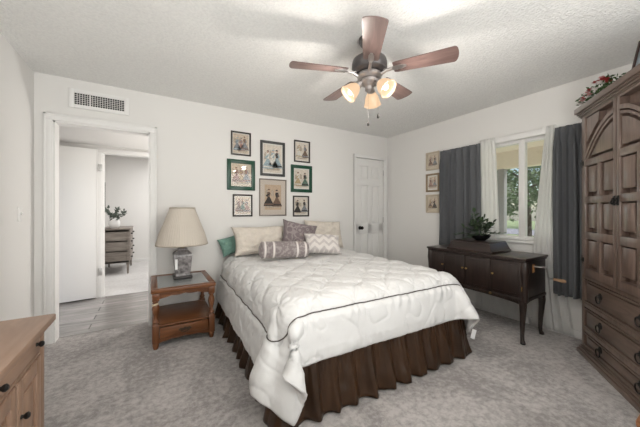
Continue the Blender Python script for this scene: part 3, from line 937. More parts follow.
# ---- pillows (local x width, z height, y thickness; stand on local z = 0)
def pillow(name, label, w_, h_, th, mat, loc, tilt, rz, seed, group=None, roll=0, crisp=1.0, wrinkle=1.0):
    mb = MB(); n_ = 34; rs = random.Random(seed)
    fr = []
    for side in (1, -1):
        def fn(a, b, side=side):
            x, z = 2 * a - 1, 2 * b - 1
            pin = 1 - .10 * crisp * (1 - abs(x) ** 2) * abs(z) ** 4
            pinx = 1 - .10 * crisp * (1 - abs(z) ** 2) * abs(x) ** 4
            px_, pz_ = x * pinx * w_ / 2, z * pin * h_ / 2
            t = max(0, (1 - x ** 4)) ** .55 * max(0, (1 - z ** 4)) ** .55
            wr = wrinkle * (.012 * noise.noise((x * 3 + seed, z * 3, side)) + .008 * noise.noise((x * 8 + seed, z * 8, side * 3)) + (.009 * (.4 - 2 * abs(noise.noise((x * 9 + seed, z * 6, side * 5)))) if wrinkle > 1 else 0))
            edge = min(1, 4 * (1 - max(abs(x), abs(z))))
            y = side * (th / 2 * t) + wr * edge
            sag = -.03 * h_ * (1 - z) * 0
            return (px_, y, pz_ + h_ / 2 + sag)
        mb.grid(fn, n_, n_)
    bmesh.ops.remove_doubles(mb.bm, verts=mb.bm.verts[:], dist=.0012)
    o = mb.build(name, mat, ang=180)
    o.location = loc
    o.rotation_euler = (Matrix.Rotation(rz, 3, 'Z') @ Matrix.Rotation(tilt, 3, 'X') @ Matrix.Rotation(roll, 3, 'Y')).to_euler()
    tag(o, label, 'pillow', 'pillows on the bed')
    return o
M_cream = plain('cream_textured_cotton', (.66, .60, .53), .9, bump=.8, bscale=38, bdist=.012, var=.06, vscale=20)
M_teal = plain('teal_cotton', (.15, .27, .225), .85, var=.1, vscale=8)
M_grey = pattern_mat('grey_medallion_cotton', 'medallion', (.19, .155, .16), (.42, .37, .36))
M_stripe = pattern_mat('grey_stripe_cotton', 'stripe', (.23, .195, .195), (.66, .62, .59))
M_chev = pattern_mat('chevron_cotton', 'chevron', (.66, .62, .59), (.50, .46, .45))
TZ = .70
pillow('pillow', 'teal green pillow poking out at the left, behind the cream one', .28, .22, .10, M_teal, (.83, 3.275, .70), math.radians(-22), math.radians(2), 1, roll=math.radians(-14))
pillow('pillow', 'large cream textured pillow on the left of the bed head', .66, .345, .17, M_cream, (1.10, 3.075, TZ), math.radians(-24), math.radians(1), 2, wrinkle=1.6)
pillow('pillow', 'large cream textured pillow on the right, tucked behind the grey one', .58, .39, .15, M_cream, (2.03, 3.17, TZ), math.radians(-22), math.radians(-3), 3, wrinkle=1.6, roll=math.radians(4))
pillow('pillow', 'square grey pillow with medallion pattern, leaning behind the striped bolster', .45, .37, .11, M_grey, (1.47, 2.92, TZ + .03), math.radians(-24), math.radians(-10), 4, roll=math.radians(13), crisp=1.3)
pillow('pillow', 'small white pillow with grey chevron pattern in front on the right', .44, .26, .13, M_chev, (1.675, 2.66, TZ + .018), math.radians(-40), math.radians(-14), 5, roll=math.radians(6))
# striped bolster
mb = MB()
R_b = .088
prof = []
Lb = .54
for k in range(41):
    x = -Lb / 2 + Lb * k / 40
    e = min(1, (Lb / 2 - abs(x)) / .035)
    prof.append((R_b * (1 - (1 - e) ** 2 * .6) if e < 1 else R_b, x))
mb.lathe(prof, 28, (0, 0, 0), axis=(1, 0, 0), rfun=lambda a, z: 1 + .05 * noise.noise((math.cos(a) * 1.5, math.sin(a) * 1.5, z * 9)))
bol = mb.build('pillow', M_stripe, ang=180)
bol.location = (1.205, 2.70, TZ + .088); bol.rotation_euler = (0, math.radians(2), math.radians(-11))
tag(bol, 'grey round bolster pillow with pale stripes lying in front of the others', 'pillow', 'pillows on the bed')

# ------------------------------------------------------------------ nightstand
M_ns = wood('orange_oak', (.115, .040, .014), (.215, .085, .032), 'X', 7, rough=.35, spec=.5)
M_nsz = wood('orange_oak_upright', (.105, .036, .013), (.205, .08, .03), 'Z', 7, rough=.35, spec=.5)
ns = thing('nightstand', 'orange oak nightstand with glass top and turned legs beside the bed', 'nightstand', (.255, 3.07, 0))
hw, hd = .265, .315
mb = MB()
zt0, zt1 = .487, .525
mb.bb(-hw, hw, -hd, -hd + .052, zt0, zt1, .008); mb.bb(-hw, hw, hd - .052, hd, zt0, zt1, .008)
mb.bb(-hw, -hw + .052, -hd + .045, hd - .045, zt0, zt1 - .0006, .008); mb.bb(hw - .052, hw, -hd + .05, hd - .05, zt0, zt1 - .0006, .008)
mb.build('top_frame', M_ns, ns)
MB().bb(-hw + .046, hw - .046, -hd + .046, hd - .046, .511, .519).build('glass_inset', plain('smoky_glass', (.27, .285, .285), .06, spec=.8), ns)
mb = MB()
def scallop(x0, x1, ztop, zb, dip, n_=20, cusps=2):
    pts = [(x0, ztop), (x1, ztop)]
    for k in range(n_ + 1):
        t = 1 - k / n_
        x = x0 + (x1 - x0) * t
        c = abs(math.sin(PI * t * 1.0)) ** .6
        c2 = .25 * abs(math.sin(PI * t * cusps * 2))
        pts.append((x, zb + dip * (c - c2 * c)))
    return pts
mb.prism(scallop(-hw + .05, hw - .05, .487, .425, .035), -hd + .025, -hd + .043, 'XZ')
mb.prism(scallop(-hw + .05, hw - .05, .487, .425, .035), hd - .043, hd - .025, 'XZ')
for s in (-1, 1):
    mb.bb(s * (hw - .043), s * (hw - .025), -hd + .05, hd - .05, .437, .487)
mb.build('apron', M_ns, ns)
for sx in (-1, 1):
    for sy in (-1, 1):
        x, y = sx * (hw - .036), sy * (hd - .036)
        mb = MB()
        mb.bb(x - .027, x + .027, y - .027, y + .027, .425, .487, .004)
        mb.bb(x - .027, x + .027, y - .027, y + .027, .055, .215, .004)
        mb.lathe([(.024, .425), (.029, .418), (.020, .408), (.018, .40), (.027, .375), (.030, .350), (.023, .31), (.017, .285), (.016, .26), (.022, .25), (.028, .24), (.019, .228), (.027, .215)], 18, (x, y, 0))
        mb.lathe([(.018, .055), (.024, .045), (.025, .03), (.018, 0)], 18, (x, y, 0))
        lg = mb.build('leg', M_nsz, ns)
        if sx < 0 and sy < 0:
            MB().box((x - .004, y - .0285, .395), (.05, .002, .014), 0, Matrix.Rotation(-.25, 3, 'Y')).build('pale_strip', plain('masking_tape', (.62, .50, .34), .8), lg)
mb = MB(); mb.bb(-hw + .012, hw - .012, -hd + .03, hd - .03, .185, .200, .003); mb.build('shelf', M_ns, ns)
mb = MB()
mb.bb(-hw + .022, -hw + .036, -hd + .05, hd - .05, .085, .185); mb.bb(hw - .036, hw - .022, -hd + .05, hd - .05, .085, .185); mb.bb(-hw + .05, hw - .05, hd - .04, hd - .026, .085, .185)
mb.prism(scallop(-hw + .05, hw - .05, .088, .045, .03, cusps=2), -hd + .022, -hd + .036, 'XZ')
mb.build('drawer_case', M_ns, ns)
mb = MB(); mb.bb(-hw + .066, hw - .066, -hd + .014, -hd + .034, .092, .180, .004); dw = mb.build('drawer', M_ns, ns)
mb = MB()
mb.prism([(-.055, .135), (-.04, .152), (-.015, .147), (0, .157), (.015, .147), (.04, .152), (.055, .135), (.03, .122), (.0, .127), (-.03, .122)], -hd + .010, -hd + .014, 'XZ')
mb.tube([(-.035, -hd + .006, .138), (-.032, -hd - .006, .126), (0, -hd - .012, .118), (.032, -hd - .006, .126), (.035, -hd + .006, .138)], .004, 8)
mb.build('handle', plain('dull_brass', (.06, .042, .028), .4, metal=.5), dw)

# ------------------------------------------------------------------ table lamp
lamp = thing('table_lamp', 'table lamp with pleated beige shade and grey relief base on the nightstand', 'lamp', (.265, 3.14, .526))
M_ceram = plain('grey_glazed_ceramic', (.22, .205, .205), .28, var=.55, vscale=34, bump=.6, bscale=34, bdist=.006, detail=2)
mb = MB(); mb.bb(-.085, .085, -.085, .085, 0, .022, .005); mb.build('foot_plate', plain('dark_lamp_foot', (.035, .03, .028), .4), lamp)
mb = MB(); rr = Matrix.Rotation(0, 3, 'Z')
oct_ = lambda a, z: 1 / max(abs(math.cos(((a + PI / 4) % (PI / 2)) - PI / 4)), .72) * .93
mb.lathe([(.070, .022), (.075, .03), (.070, .045), (.076, .06), (.088, .20), (.092, .235), (.086, .25), (.062, .27), (.045, .28), (.048, .292), (.040, .30)], 48, (0, 0, 0), rfun=oct_)
mb.build('base', M_ceram, lamp)
mb = MB(); mb.lathe([(.02, .30), (.022, .33), (.014, .34), (.014, .37), (.02, .375), (.02, .43), (.012, .44)], 16)
mb.build('socket', M_brass, lamp)
mb = MB(); mb.tube([(.02, 0, .36), (.065, 0, .44), (.06, 0, .55), (0, 0, .66), (-.06, 0, .55), (-.065, 0, .44), (-.02, 0, .36)], .003, 6); mb.lathe([(.004, .66), (.009, .675), (.006, .695)], 10)
for k in range(3):
    mb.tube([(0, 0, .665), (.113 * math.cos(k * 2.094), .113 * math.sin(k * 2.094), .685)], .002, 6)
mb.build('harp', M_brass, lamp)
M_sh = plain('pleated_beige_fabric', (.58, .525, .46), .9, spec=.1)
mb = MB()
npl = 240
mb.lathe([(.238, .335), (.2377, .343), (.205, .46), (.158, .58), (.116, .70), (.116, .708)], npl, (0, 0, 0), rfun=lambda a, z: 1 + .008 * math.sin(a * 60), cap=False)
sh = mb.build('shade', M_sh, lamp, ang=180); solid(sh, .004)
mb = MB(); mb.lathe([(.240, .333), (.242, .340), (.238, .347)], 64, cap=False)
solid(mb.build('lower_trim', plain('tan_trim', (.48, .42, .35), .8), sh), .003)
mb = MB(); mb.lathe([(.117, .700), (.1195, .706), (.116, .712)], 64, cap=False)
solid(mb.build('upper_trim', MATS['tan_trim'], sh), .003)
mb = MB(); mb.box((-.062, -.094, .15), (.022, .002, .10), 0, Matrix.Rotation(-.05, 3, 'X')); mb.build('pale_strip', plain('matte_white', (.85, .85, .84), .7), lamp)  # narrow upright white strip at the left of the base

# ------------------------------------------------------------------ phonograph console
M_ph = wood('dark_mahogany', (.018, .011, .0095), (.038, .024, .020), 'Y', 6, rough=.28, spec=.5)
M_phz = wood('dark_mahogany_upright', (.017, .0105, .009), (.036, .023, .019), 'Z', 6, rough=.28, spec=.5)
ph = thing('phonograph_cabinet', 'dark mahogany phonograph console with crank standing under the window', 'phonograph', (3.04, 1.632, 0))
# local: front towards -x, right end (crank) towards -y
fx, bx_, ye = -.21, .235, .492
mb = MB()
mb.bb(fx + .012, bx_, -ye, ye, .40, .745, .004)
# bulging corner pilasters
for sy in (-1, 1):
    mb.lathe([(.026, .745), (.030, .72), (.034, .66), (.028, .60), (.024, .52), (.028, .44), (.024, .39)], 16, (fx + .02, sy * (ye - .005), 0))
mb.bb(fx + .004, bx_, -ye - .008, ye + .008, .385, .415, .006)
mb.build('case', M_phz, ph)
mb = MB()
mb.bb(fx - .024, bx_ + .008, -ye - .022, ye + .022, .757, .780, .008)
mb.bb(fx - .012, bx_ + .004, -ye - .012, ye + .012, .738, .758, .006)
mb.build('top', M_ph, ph)
mb = MB()
def frustum(mb, x0, x1, y0, y1, z0, z1, ins):
    bm = mb.bm
    a = [bm.verts.new(q) for q in ((x0, y0, z0), (x1, y0, z0), (x1, y1, z0), (x0, y1, z0))]
    b = [bm.verts.new(q) for q in ((x0 + ins, y0 + ins * 1.6, z1), (x1 - ins, y0 + ins * 1.6, z1), (x1 - ins, y1 - ins * 1.6, z1), (x0 + ins, y1 - ins * 1.6, z1))]
    bm.faces.new(a); bm.faces.new(b)
    for k in range(4): bm.faces.new((a[k], a[(k + 1) % 4], b[(k + 1) % 4], b[k]))
mb.bb(fx + .01, bx_ - .045, -.215, .268, .780, .800, .004)
frustum(mb, fx + .018, bx_ - .052, -.205, .258, .800, .872, .018)
mb.bb(fx + .040, bx_ - .075, -.175, .228, .872, .884, .004)
mb.build('lid', M_ph, ph)
# doors
for (y0, y1, ky) in ((-.470, -.205, -.230), (-.199, .050, .032), (.056, .285, .072), (.291, .470, .308)):
    mb = MB(); mb.bb(fx, fx + .016, y0, y1, .425, .735, .004)
    mb.bb(fx - .004, fx + .004, y0 + .025, y1 - .025, .45, .71, .004)
    d = mb.build('door', M_phz, ph)
    MB().lathe([(.006, 0), (.005, .008), (.010, .014), (.009, .020), (.003, .024)], 12, (fx - .004, ky, .60), axis=(-1, 0, 0)).build('knob', M_brass, d)
MB().lathe([(.012, 0), (.012, .003), (.004, .005)], 14, (fx + .004, -.20, .40), axis=(-1, 0, 0)).build('escutcheon', M_brass, ph)
for z in (.50, .66):
    MB().bb(fx - .002, fx + .006, -.475, -.469, z - .02, z + .02, .001).build('hinge', M_brass, ph)
# arched aprons
mb = MB()
def arch_apron(a0, a1, zt, zb, n_=16):
    p = [(a0, zt), (a1, zt)]
    for k in range(n_ + 1):
        t = 1 - k / n_; p.append((a0 + (a1 - a0) * t, zb + (zt - zb - .012) * math.sin(PI * t) ** .5))
    return p
mb.prism(arch_apron(-ye + .02, ye - .02, .39, .345), fx + .02, fx + .034, 'YZ')
mb.prism(arch_apron(fx + .03, bx_ - .02, .39, .335), -ye + .006, -ye + .02, 'XZ')
mb.prism(arch_apron(fx + .03, bx_ - .02, .39, .335), ye - .02, ye - .006, 'XZ')
mb.build('apron', M_ph, ph)
for sx in (-1, 1):
    for sy in (-1, 1):
        x = (fx + .03) if sx < 0 else (bx_ - .03); y = sy * (ye - .025)
        mb = MB()
        P = [(0, 0, .395), (.005, .005, .34), (.003, .003, .27), (-.003, -.003, .17), (-.006, -.006, .08), (-.003, -.003, .035), (.004, .004, .012)]
        mb.tube([(x + sx * a, y + sy * b, z) for a, b, z in P], [.032, .029, .024, .020, .017, .017, .021], 14)
        lg = mb.build('leg', M_phz, ph)
        MB().lathe([(.020, .012), (.022, .006), (.018, 0)], 14, (x + sx * .004, y + sy * .004, 0)).build('foot', M_iron, lg)
mb = MB(); cx_ = -.03
mb.bb(cx_ - .022, cx_ + .022, -ye - .006, -ye + .001, .635, .71, .002)
mb.build('crank_plate', plain('worn_gold_plate', (.42, .20, .07), .5), ph)
mb = MB()
mb.tube([(cx_, -ye, .692), (cx_, -ye - .055, .692), (cx_ + .02, -ye - .075, .695), (cx_ + .045, -ye - .082, .680), (cx_ + .062, -ye - .085, .64), (cx_ + .072, -ye - .088, .60), (cx_ + .10, -ye - .09, .580), (cx_ + .125, -ye - .095, .578), (cx_ + .14, -ye - .105, .577)], .0065, 10)
cr = mb.build('crank', M_steel, ph)
mb = MB(); mb.lathe([(.008, 0), (.012, .01), (.014, .04), (.016, .075), (.012, .09), (.004, .094)], 14, (cx_ + .135, -ye - .10, .577), axis=(.35, -1, -.12)); mb.build('crank_handle', wood('pale_handle_wood', (.36, .21, .11), (.50, .31, .18), 'Y', 8), cr)

# plant on the lid
pl = thing('potted_plant', 'leafy green plant in a low black bowl on the phonograph lid', 'plant', (3.03, 1.63, .885))
MB().lathe([(.045, 0), (.05, .006), (.078, .025), (.095, .05), (.098, .062), (.090, .064), (.084, .052), (.04, .05)], 28).build('bowl', plain('black_bowl', (.008, .008, .009), .25), pl)
MB().lathe([(.082, .05), (.05, .056), (.01, .058)], 20).build('soil', plain('soil', (.03, .02, .015), .95), pl)
M_pl = plain('dark_leaf', (.030, .062, .022), .45, var=.4, vscale=25)
rs = random.Random(5)
for k in range(18):
    a = k * 2.4 + rs.uniform(-.3, .3); el = rs.uniform(.25, 1.3) if k % 3 else rs.uniform(.9, 1.45)
    L_ = rs.uniform(.14, .23) if k != 4 else .30
    mb = MB()
    d = Vector((math.cos(a) * math.cos(el), math.sin(a) * math.cos(el), math.sin(el)))
    stem = []
    for q in range(7):
        t = q / 6
        stem.append(Vector((0, 0, .05)) + Vector((math.cos(a), math.sin(a), 0)) * .03 + d * L_ * t + Vector((0, 0, -.35 * L_ * t * t * math.cos(el))))
    mb.tube(stem, [.0025] * 7, 5)
    for q in range(2, 7):
        for sd in ((-1, 1) if q < 6 else (0,)):
            side = d.cross(Vector((0, 0, 1))); side = side.normalized() if side.length > .05 else Vector((1, 0, 0))
            ld = (side * sd * .9 + d * (.6 if sd else 1) + Vector((0, 0, rs.uniform(-.3, .25)))).normalized()
            wd_ = ld.cross(Vector((rs.uniform(-.3, .3), rs.uniform(-.3, .3), 1))).normalized()
            ll = rs.uniform(.045, .075); p = stem[q]
            V5 = [mb.bm.verts.new(x_) for x_ in (p, p + ld * ll * .35 + wd_ * ll * .26, p + ld * ll * .75 + wd_ * ll * .2, p + ld * ll + Vector((0, 0, -ll * .15)), p + ld * ll * .75 - wd_ * ll * .2, p + ld * ll * .35 - wd_ * ll * .26)]
            mb.bm.faces.new(V5)
    mb.build('frond', M_pl, pl, ang=180)

# ------------------------------------------------------------------ curtains and rod
RX = 3.388
rod = thing('curtain_rod', 'white flat curtain rod running over the window', 'curtain rod', (RX, 1.6, 2.012))
mb = MB(); mb.bb(-.008, .008, -.80, .76, -.03, .03, .005)
for y in (-.80, .74): mb.bb(-.008, XR - RX, y, y + .02, -.03, .03, .004)
mb.build('rail', M_white, rod)
for y in (-.42, .18):
    MB().bb(-.012, XR - RX - .001, y - .022, y + .022, -.012, .046, .003).build('bracket', M_white, rod)
def curtain(name, label, mat, top, bot, z0, z1, folds, amp, seed, x_top, x_bot, group, header=.035, midpull=None, nz=46, ny=220):
    """hanging gathered panel: top=(ya,yb), bot=(ya,yb), y decreasing to the right in the photo"""
    mb = MB()
    def fn(a, b):
        z = z1 - (z1 - z0) * b
        s_ = b
        ya = top[0] + (bot[0] - top[0]) * s_; yb = top[1] + (bot[1] - top[1]) * s_
        if midpull and b > midpull[0]:
            k_ = ((b - midpull[0]) / (1 - midpull[0])) ** .8
            ya += (midpull[1] - ya) * k_; yb += (midpull[2] - yb) * k_
        y = ya + (yb - ya) * a
        ph = a * folds * 2 * PI + 1.8 * noise.noise((a * 5, seed, b * .6))
        f = math.sin(ph) + .35 * math.sin(2.1 * ph + seed)
        am = amp * (.45 + .55 * min(1, b * 6)) * (.8 + .5 * noise.noise((a * 6, seed + 4, b * 1.5)))
        x = x_top + (x_bot - x_top) * b + am * f
        if b < .03: x = x_top + .55 * (x - x_top)
        y += amp * .7 * math.cos(ph + .6) * min(1, b * 8) * (1 if 0 < a < 1 else 0)
        # header pinch where the rod passes through
        y += .003 * noise.noise((a * 8, b * 3, seed))
        return (x, y, z + (.005 * noise.noise((a * 40, seed, 3)) if b == 0 else 0) + .01 * noise.noise((a * 12, seed, 0)) * b)
    mb.grid(fn, ny, nz)
    o = mb.build(name, mat, ang=180)
    tag(o, label, 'curtain', group)
    solid(o, .0015)
    return o
def cloth_dark():
    m = plain('charcoal_drape', (.115, .119, .127), .85, var=.04, vscale=30, sheen=.15, spec=.15, bump=.1, bscale=150)
    return m
M_drape = cloth_dark()
M_sheer = sheer_mat('white_sheer', (.90, .895, .88), .84)
GD = 'curtains at the window'
curtain('curtain', 'dark charcoal curtain at the left end of the window rod', M_drape, (2.33, 1.792), (2.36, 1.775), .40, 2.008, 6, .036, 1, RX - .058, RX - .056, GD)
curtain('curtain', 'dark charcoal curtain at the right end, next to the armoire', M_drape, (1.085, .86), (1.085, .85), .40, 2.008, 4, .038, 2, RX - .060, RX - .062, GD)
curtain('sheer_curtain', 'white sheer curtain hanging straight behind the plant, by the left drape', M_sheer, (1.83, 1.645), (1.81, 1.59), .02, 2.050, 4.5, .012, 3, RX - .026, RX + .016, GD, midpull=(.58, 1.90, 1.30))
curtain('sheer_curtain', 'white sheer curtain slanting outward, left of the right dark drape', M_sheer, (1.165, 1.085), (1.35, 1.085), .02, 2.050, 5, .012, 4, RX - .026, RX + .012, GD, midpull=(.58, 1.285, .96))

# ------------------------------------------------------------------ armoire
M_ar = wood('walnut_armoire', (.118, .078, .062), (.22, .155, .127), 'Z', 6, rough=.33, spec=.5, coat=.4, bump=.08)
M_arx = wood('walnut_armoire_cross', (.105, .070, .055), (.195, .138, .112), 'X', 6, rough=.33, spec=.5, coat=.4, bump=.06)
ARX, ARY, ARA = 2.716, .536, math.radians(35.9)
AR = thing('armoire', 'tall carved walnut armoire with arched doors and three drawers in the corner', 'armoire', (ARX, ARY, 0), ARA)
aw, ad = .510, .45
mb = MB()
mb.bb(aw - .03, aw, -ad, -.002, .06, 1.995, .003); mb.bb(-aw, -aw + .03, -ad, -.002, .06, 1.995, .003)
mb.bb(-aw + .01, aw - .01, -ad + .001, -ad + .015, .06, 1.99)
mb.bb(-aw + .03, aw - .03, -ad + .01, -.03, 1.97, 1.99); mb.bb(-aw + .03, aw - .03, -ad + .01, -.03, .645, .665); mb.bb(-aw + .03, aw - .03, -ad + .01, -.03, .06, .08)
for s in (-1, 1): mb.bb(s * (aw - .042), s * (aw - .0005), -.025, .002, .0605, 1.994, .003)       # face frame
for z0_, z1_ in ((.640, .672), (.405, .440), (.195, .230), (.06, .075)):
    mb.bb(-aw + .04, aw - .04, -.025, .001, z0_, z1_, .003)
mb.build('case', M_ar, AR)
mb = MB()
mb.bb(-aw - .014, aw + .014, -ad, .032, 0, .035, .004); mb.bb(-aw - .009, aw + .009, -ad, .020, .034, .055, .006); mb.bb(-aw - .004, aw + .004, -ad, .010, .054, .070, .004)
mb.build('plinth', M_arx, AR)
mb = MB()
for z0_, z1_, o_ in ((1.990, 2.003, .012), (2.002, 2.018, .022), (2.017, 2.032, .034), (2.031, 2.076, .048)):
    mb.bb(-aw - o_ * .35, aw + o_ * .35, -ad, o_, z0_, z1_, .005)
mb.build('cornice', M_arx, AR)
def armoire_door(s):
    mb = MB()
    X0, X1 = .003, .468            # distance from the centre line
    def B(x0, x1, y0, y1, z0, z1, bev=.003): mb.bb(s * x0, s * x1, y0, y1, z0, z1, bev)
    z0, z1 = .675, 1.988
    B(X0, X1, -.050, -.036, z0, z1, 0)
    f = .014
    B(X0, X0 + .036, -.038, f, z0, z1); B(X1 - .05, X1, -.038, f, z0, z1)
    for a, b in ((z0, z0 + .06), (.975, 1.035), (1.268, 1.322), (1.572, 1.625), (z1 - .016, z1)):
        B(X0 + .03, X1 - .045, -.038, f - .0006, a, b)
    cols = ((X0 + .036, .204), (.246, X1 - .05))
    B(.204, .246, -.038, f - .001, z0 + .04, 1.60)
    for a, b in ((z0 + .06, .975), (1.035, 1.268), (1.322, 1.572)):
        for q0, q1 in cols:
            B(q0 + .006, q1 - .030, -.038, .007, a + .034, b - .010, .006)     # raised panel, deep channel on two sides
    def P(pts, d0, d1): mb.prism([(s * x, z) for x, z in pts], d0, d1, 'XZ')
    def arc_(zt, k, x): return zt - k * x ** 1.95
    xs = [X0 + .02 + (.430 - X0 - .02) * k / 24 for k in range(25)]
    P([(x, arc_(1.922, 1.42, x)) for x in xs] + [(x, arc_(1.892, 1.44, x)) for x in xs[::-1]], -.038, f + .002)
    P([(x, arc_(1.880, 1.46, x)) for x in xs] + [(x, max(1.6, arc_(1.862, 1.54, x))) for x in xs[::-1]], -.038, f - .002)
    xq = [.052 + (.345 - .052) * k / 16 for k in range(17)]
    P([(x, arc_(1.840, 1.62, x)) for x in xq] + [(xq[-1], 1.648), (.052, 1.648)], -.038, .008)
    # spandrel panel
    xp = [.235 + (.406 - .235) * k / 10 for k in range(11)]
    P([(.406, 1.963), (.225, 1.963)] + [(x, arc_(1.966, 1.16, x)) for x in xp], -.038, .008)
    d = mb.build('door', M_ar, AR)
    mb = MB(); mb.bb(s * .006, s * .036, f, f + .005, 1.243, 1.311, .004)
    mb.tube([(s * .021 + .012 * math.cos(q * PI / 6), f + .012, 1.268 + .016 * math.sin(q * PI / 6)) for q in range(12)], .0035, 6, closed=True)
    mb.lathe([(.006, 0), (.006, .010), (.003, .013)], 8, (s * .021, f + .003, 1.288), axis=(0, 1, 0))
    mb.build('latch_pull', M_iron, d)
    for z in (.80, 1.60):
        mb = MB(); mb.tube([(s * (X1 + .004), .010, z - .035), (s * (X1 + .004), .010, z + .035)], .006, 8); mb.bb(s * (X1 - .03), s * (X1 + .028), .001, f + .003, z - .018, z + .018, .003); mb.build('hinge', M_iron, d)
armoire_door(1); armoire_door(-1)
for (z0_, z1_) in ((.442, .638), (.232, .403), (.077, .193)):
    mb = MB(); mb.bb(-aw + .045, aw - .045, -.024, -.012, z0_ + .002, z1_ - .002, .002)
    mb.bb(-aw + .085, aw - .085, -.014, .002, z0_ + .030, z1_ - .026, .008)
    for a, b, c, d in ((-aw + .045, aw - .045, z0_ + .002, z0_ + .016), (-aw + .045, aw - .045, z1_ - .014, z1_ - .002)):
        mb.bb(a, b, -.014, .004, c, d, .003)
    dr_ = mb.build('drawer', M_arx, AR)
    zc = (z0_ + z1_) / 2
    for x in (-.225, .225):
        mb = MB(); mb.lathe([(.026, 0), (.024, .004), (.012, .008), (.008, .016), (.003, .018)], 16, (x, .002, zc + .014), axis=(0, 1, 0))
        rr_ = .028
        mb.tube([(x + rr_ * math.cos(q * PI / 8), .017, zc - .010 + rr_ * math.sin(q * PI / 8)) for q in range(16)], .0045, 8, closed=True)
        mb.build('ring_pull', M_iron, dr_)

def on_armoire(x, y, z):
    c, s = math.cos(ARA), math.sin(ARA)
    return (ARX + c * x - s * y, ARY + s * x + c * y, z)
# flower garland on the armoire
fg = thing('flower_garland', 'red and white artificial flower garland lying on top of the armoire', 'flowers', on_armoire(.315, -.02, 2.0765), math.radians(35.9))
M_red = plain('red_petal', (.32, .025, .025), .6, var=.25, vscale=40)
M_wp = plain('white_petal', (.78, .72, .70), .6, var=.08, vscale=40)
M_pk = plain('pink_petal', (.60, .28, .28), .6, var=.2, vscale=40)
M_gl = plain('garland_leaf', (.05, .10, .03), .6, var=.4, vscale=30)
rs = random.Random(11)
mb = MB(); mb.tube([(.17, .0, .02), (.1, .01, .03), (0, .0, .025), (-.1, .015, .035), (-.22, 0, .03)], .008, 7)
for k in range(190):
    x = rs.uniform(-.26, .19); p = Vector((x, rs.uniform(-.04, .05), rs.uniform(.02, .10)))
    ld = Vector((rs.gauss(0, 1), rs.gauss(0, 1), rs.gauss(.2, .7))).normalized(); wd_ = ld.cross(Vector((rs.gauss(0, 1), rs.gauss(0, 1), 1))).normalized()
    ll = rs.uniform(.025, .045)
    e = [p, p + ld * ll * .5 + wd_ * ll * .25, p + ld * ll, p + ld * ll * .5 - wd_ * ll * .25]
    for q in e: q.z = max(q.z, .008)
    mb.bm.faces.new([mb.bm.verts.new(q) for q in e])
mb.build('foliage', M_gl, fg, ang=180)
def rose(c, r, mat):
    mb = MB()
    mb.sphere(c, r * .45, 2)
    for ring, (n_, rad, tilt, sz) in enumerate(((4, .38, 1.1, .62), (5, .62, .75, .72), (6, .80, .35, .78))):
        for k in range(n_):
            a = 2 * PI * k / n_ + ring * .6
            o_ = Vector((math.cos(a), math.sin(a), 0))
            tdir = o_ * math.cos(tilt) + Vector((0, 0, 1)) * math.sin(tilt); sd = Vector((-o_.y, o_.x, 0))
            base = Vector(c) + o_ * r * rad * .35 - Vector((0, 0, r * .2))
            vs = []
            for q in range(7):
                b = PI * q / 6
                vs.append(mb.bm.verts.new(base + tdir * r * sz * math.sin(b) * 1.1 + sd * r * .55 * -math.cos(b) + o_ * r * .12 * math.sin(b)))
            mb.bm.faces.new(vs)
    return mb.build('flower', mat, fg, ang=180)
for x, y, z, r, m_ in ((.175, .035, .045, .024, M_wp), (.15, .045, .030, .022, M_wp), (.165, .03, .075, .020, M_wp), (.13, .04, .05, .020, M_pk), (.12, .02, .085, .022, M_pk), (.095, .04, .06, .022, M_red), (.075, .03, .095, .018, M_pk), (.04, .045, .045, .020, M_wp), (.03, .03, .10, .024, M_red), (.0, .045, .055, .020, M_pk), (-.03, .03, .085, .020, M_wp), (-.06, .03, .12, .024, M_red), (-.08, .045, .06, .022, M_wp), (-.105, .03, .10, .024, M_wp), (-.13, .03, .125, .018, M_pk), (-.16, .035, .10, .022, M_red), (-.19, .03, .085, .022, M_red), (-.215, .03, .06, .020, M_red)):
    rose((x, y, z), r, m_)
# framed picture leaning on the armoire
ft = thing('standing_frame', 'dark framed picture propped on top of the armoire behind the flowers', 'picture', on_armoire(-.115, -.085, 2.077), math.radians(35.9))
Rl = Matrix.Rotation(math.radians(11), 3, 'X')
def fb(x0, x1, y0, y1, z0, z1, bev=0):
    return (Rl @ Vector(((x0 + x1) / 2, (y0 + y1) / 2, (z0 + z1) / 2)) + Vector((0, -.004, .003)), (x1 - x0, y1 - y0, z1 - z0), bev, Rl)
mb = MB()
for q in ((-.22, -.196, -.02, 0, 0, .31), (.196, .22, -.02, 0, 0, .31), (-.22, .22, -.02, 0, 0, .024), (-.22, .22, -.02, 0, .286, .31)): mb.box(*fb(*q, .003))
mb.build('frame', plain('dark_red_wood', (.045, .018, .016), .4), ft)
mb = MB(); mb.box(*fb(-.2, .2, -.014, -.008, .02, .29)); mb.build('print', plain('blue_grey_print', (.26, .30, .34), .35, var=.35, vscale=12), ft)
mb = MB(); mb.tube([tuple(Rl @ Vector((0, -.02, .24))), (0, -.155, .004)], .006, 6); mb.build('strut', M_iron, ft)

# ------------------------------------------------------------------ sideboard bottom left
M_sb = wood('honey_pine', (.25, .155, .105), (.35, .23, .165), 'Y', 5, rough=.42, spec=.4)
M_sbz = wood('honey_pine_upright', (.235, .145, .098), (.33, .215, .152), 'Z', 5, rough=.42, spec=.4)
sb = thing('sideboard', 'honey pine sideboard with knobs against the left wall, nearest the camera', 'sideboard', (-.62, .90, 0))
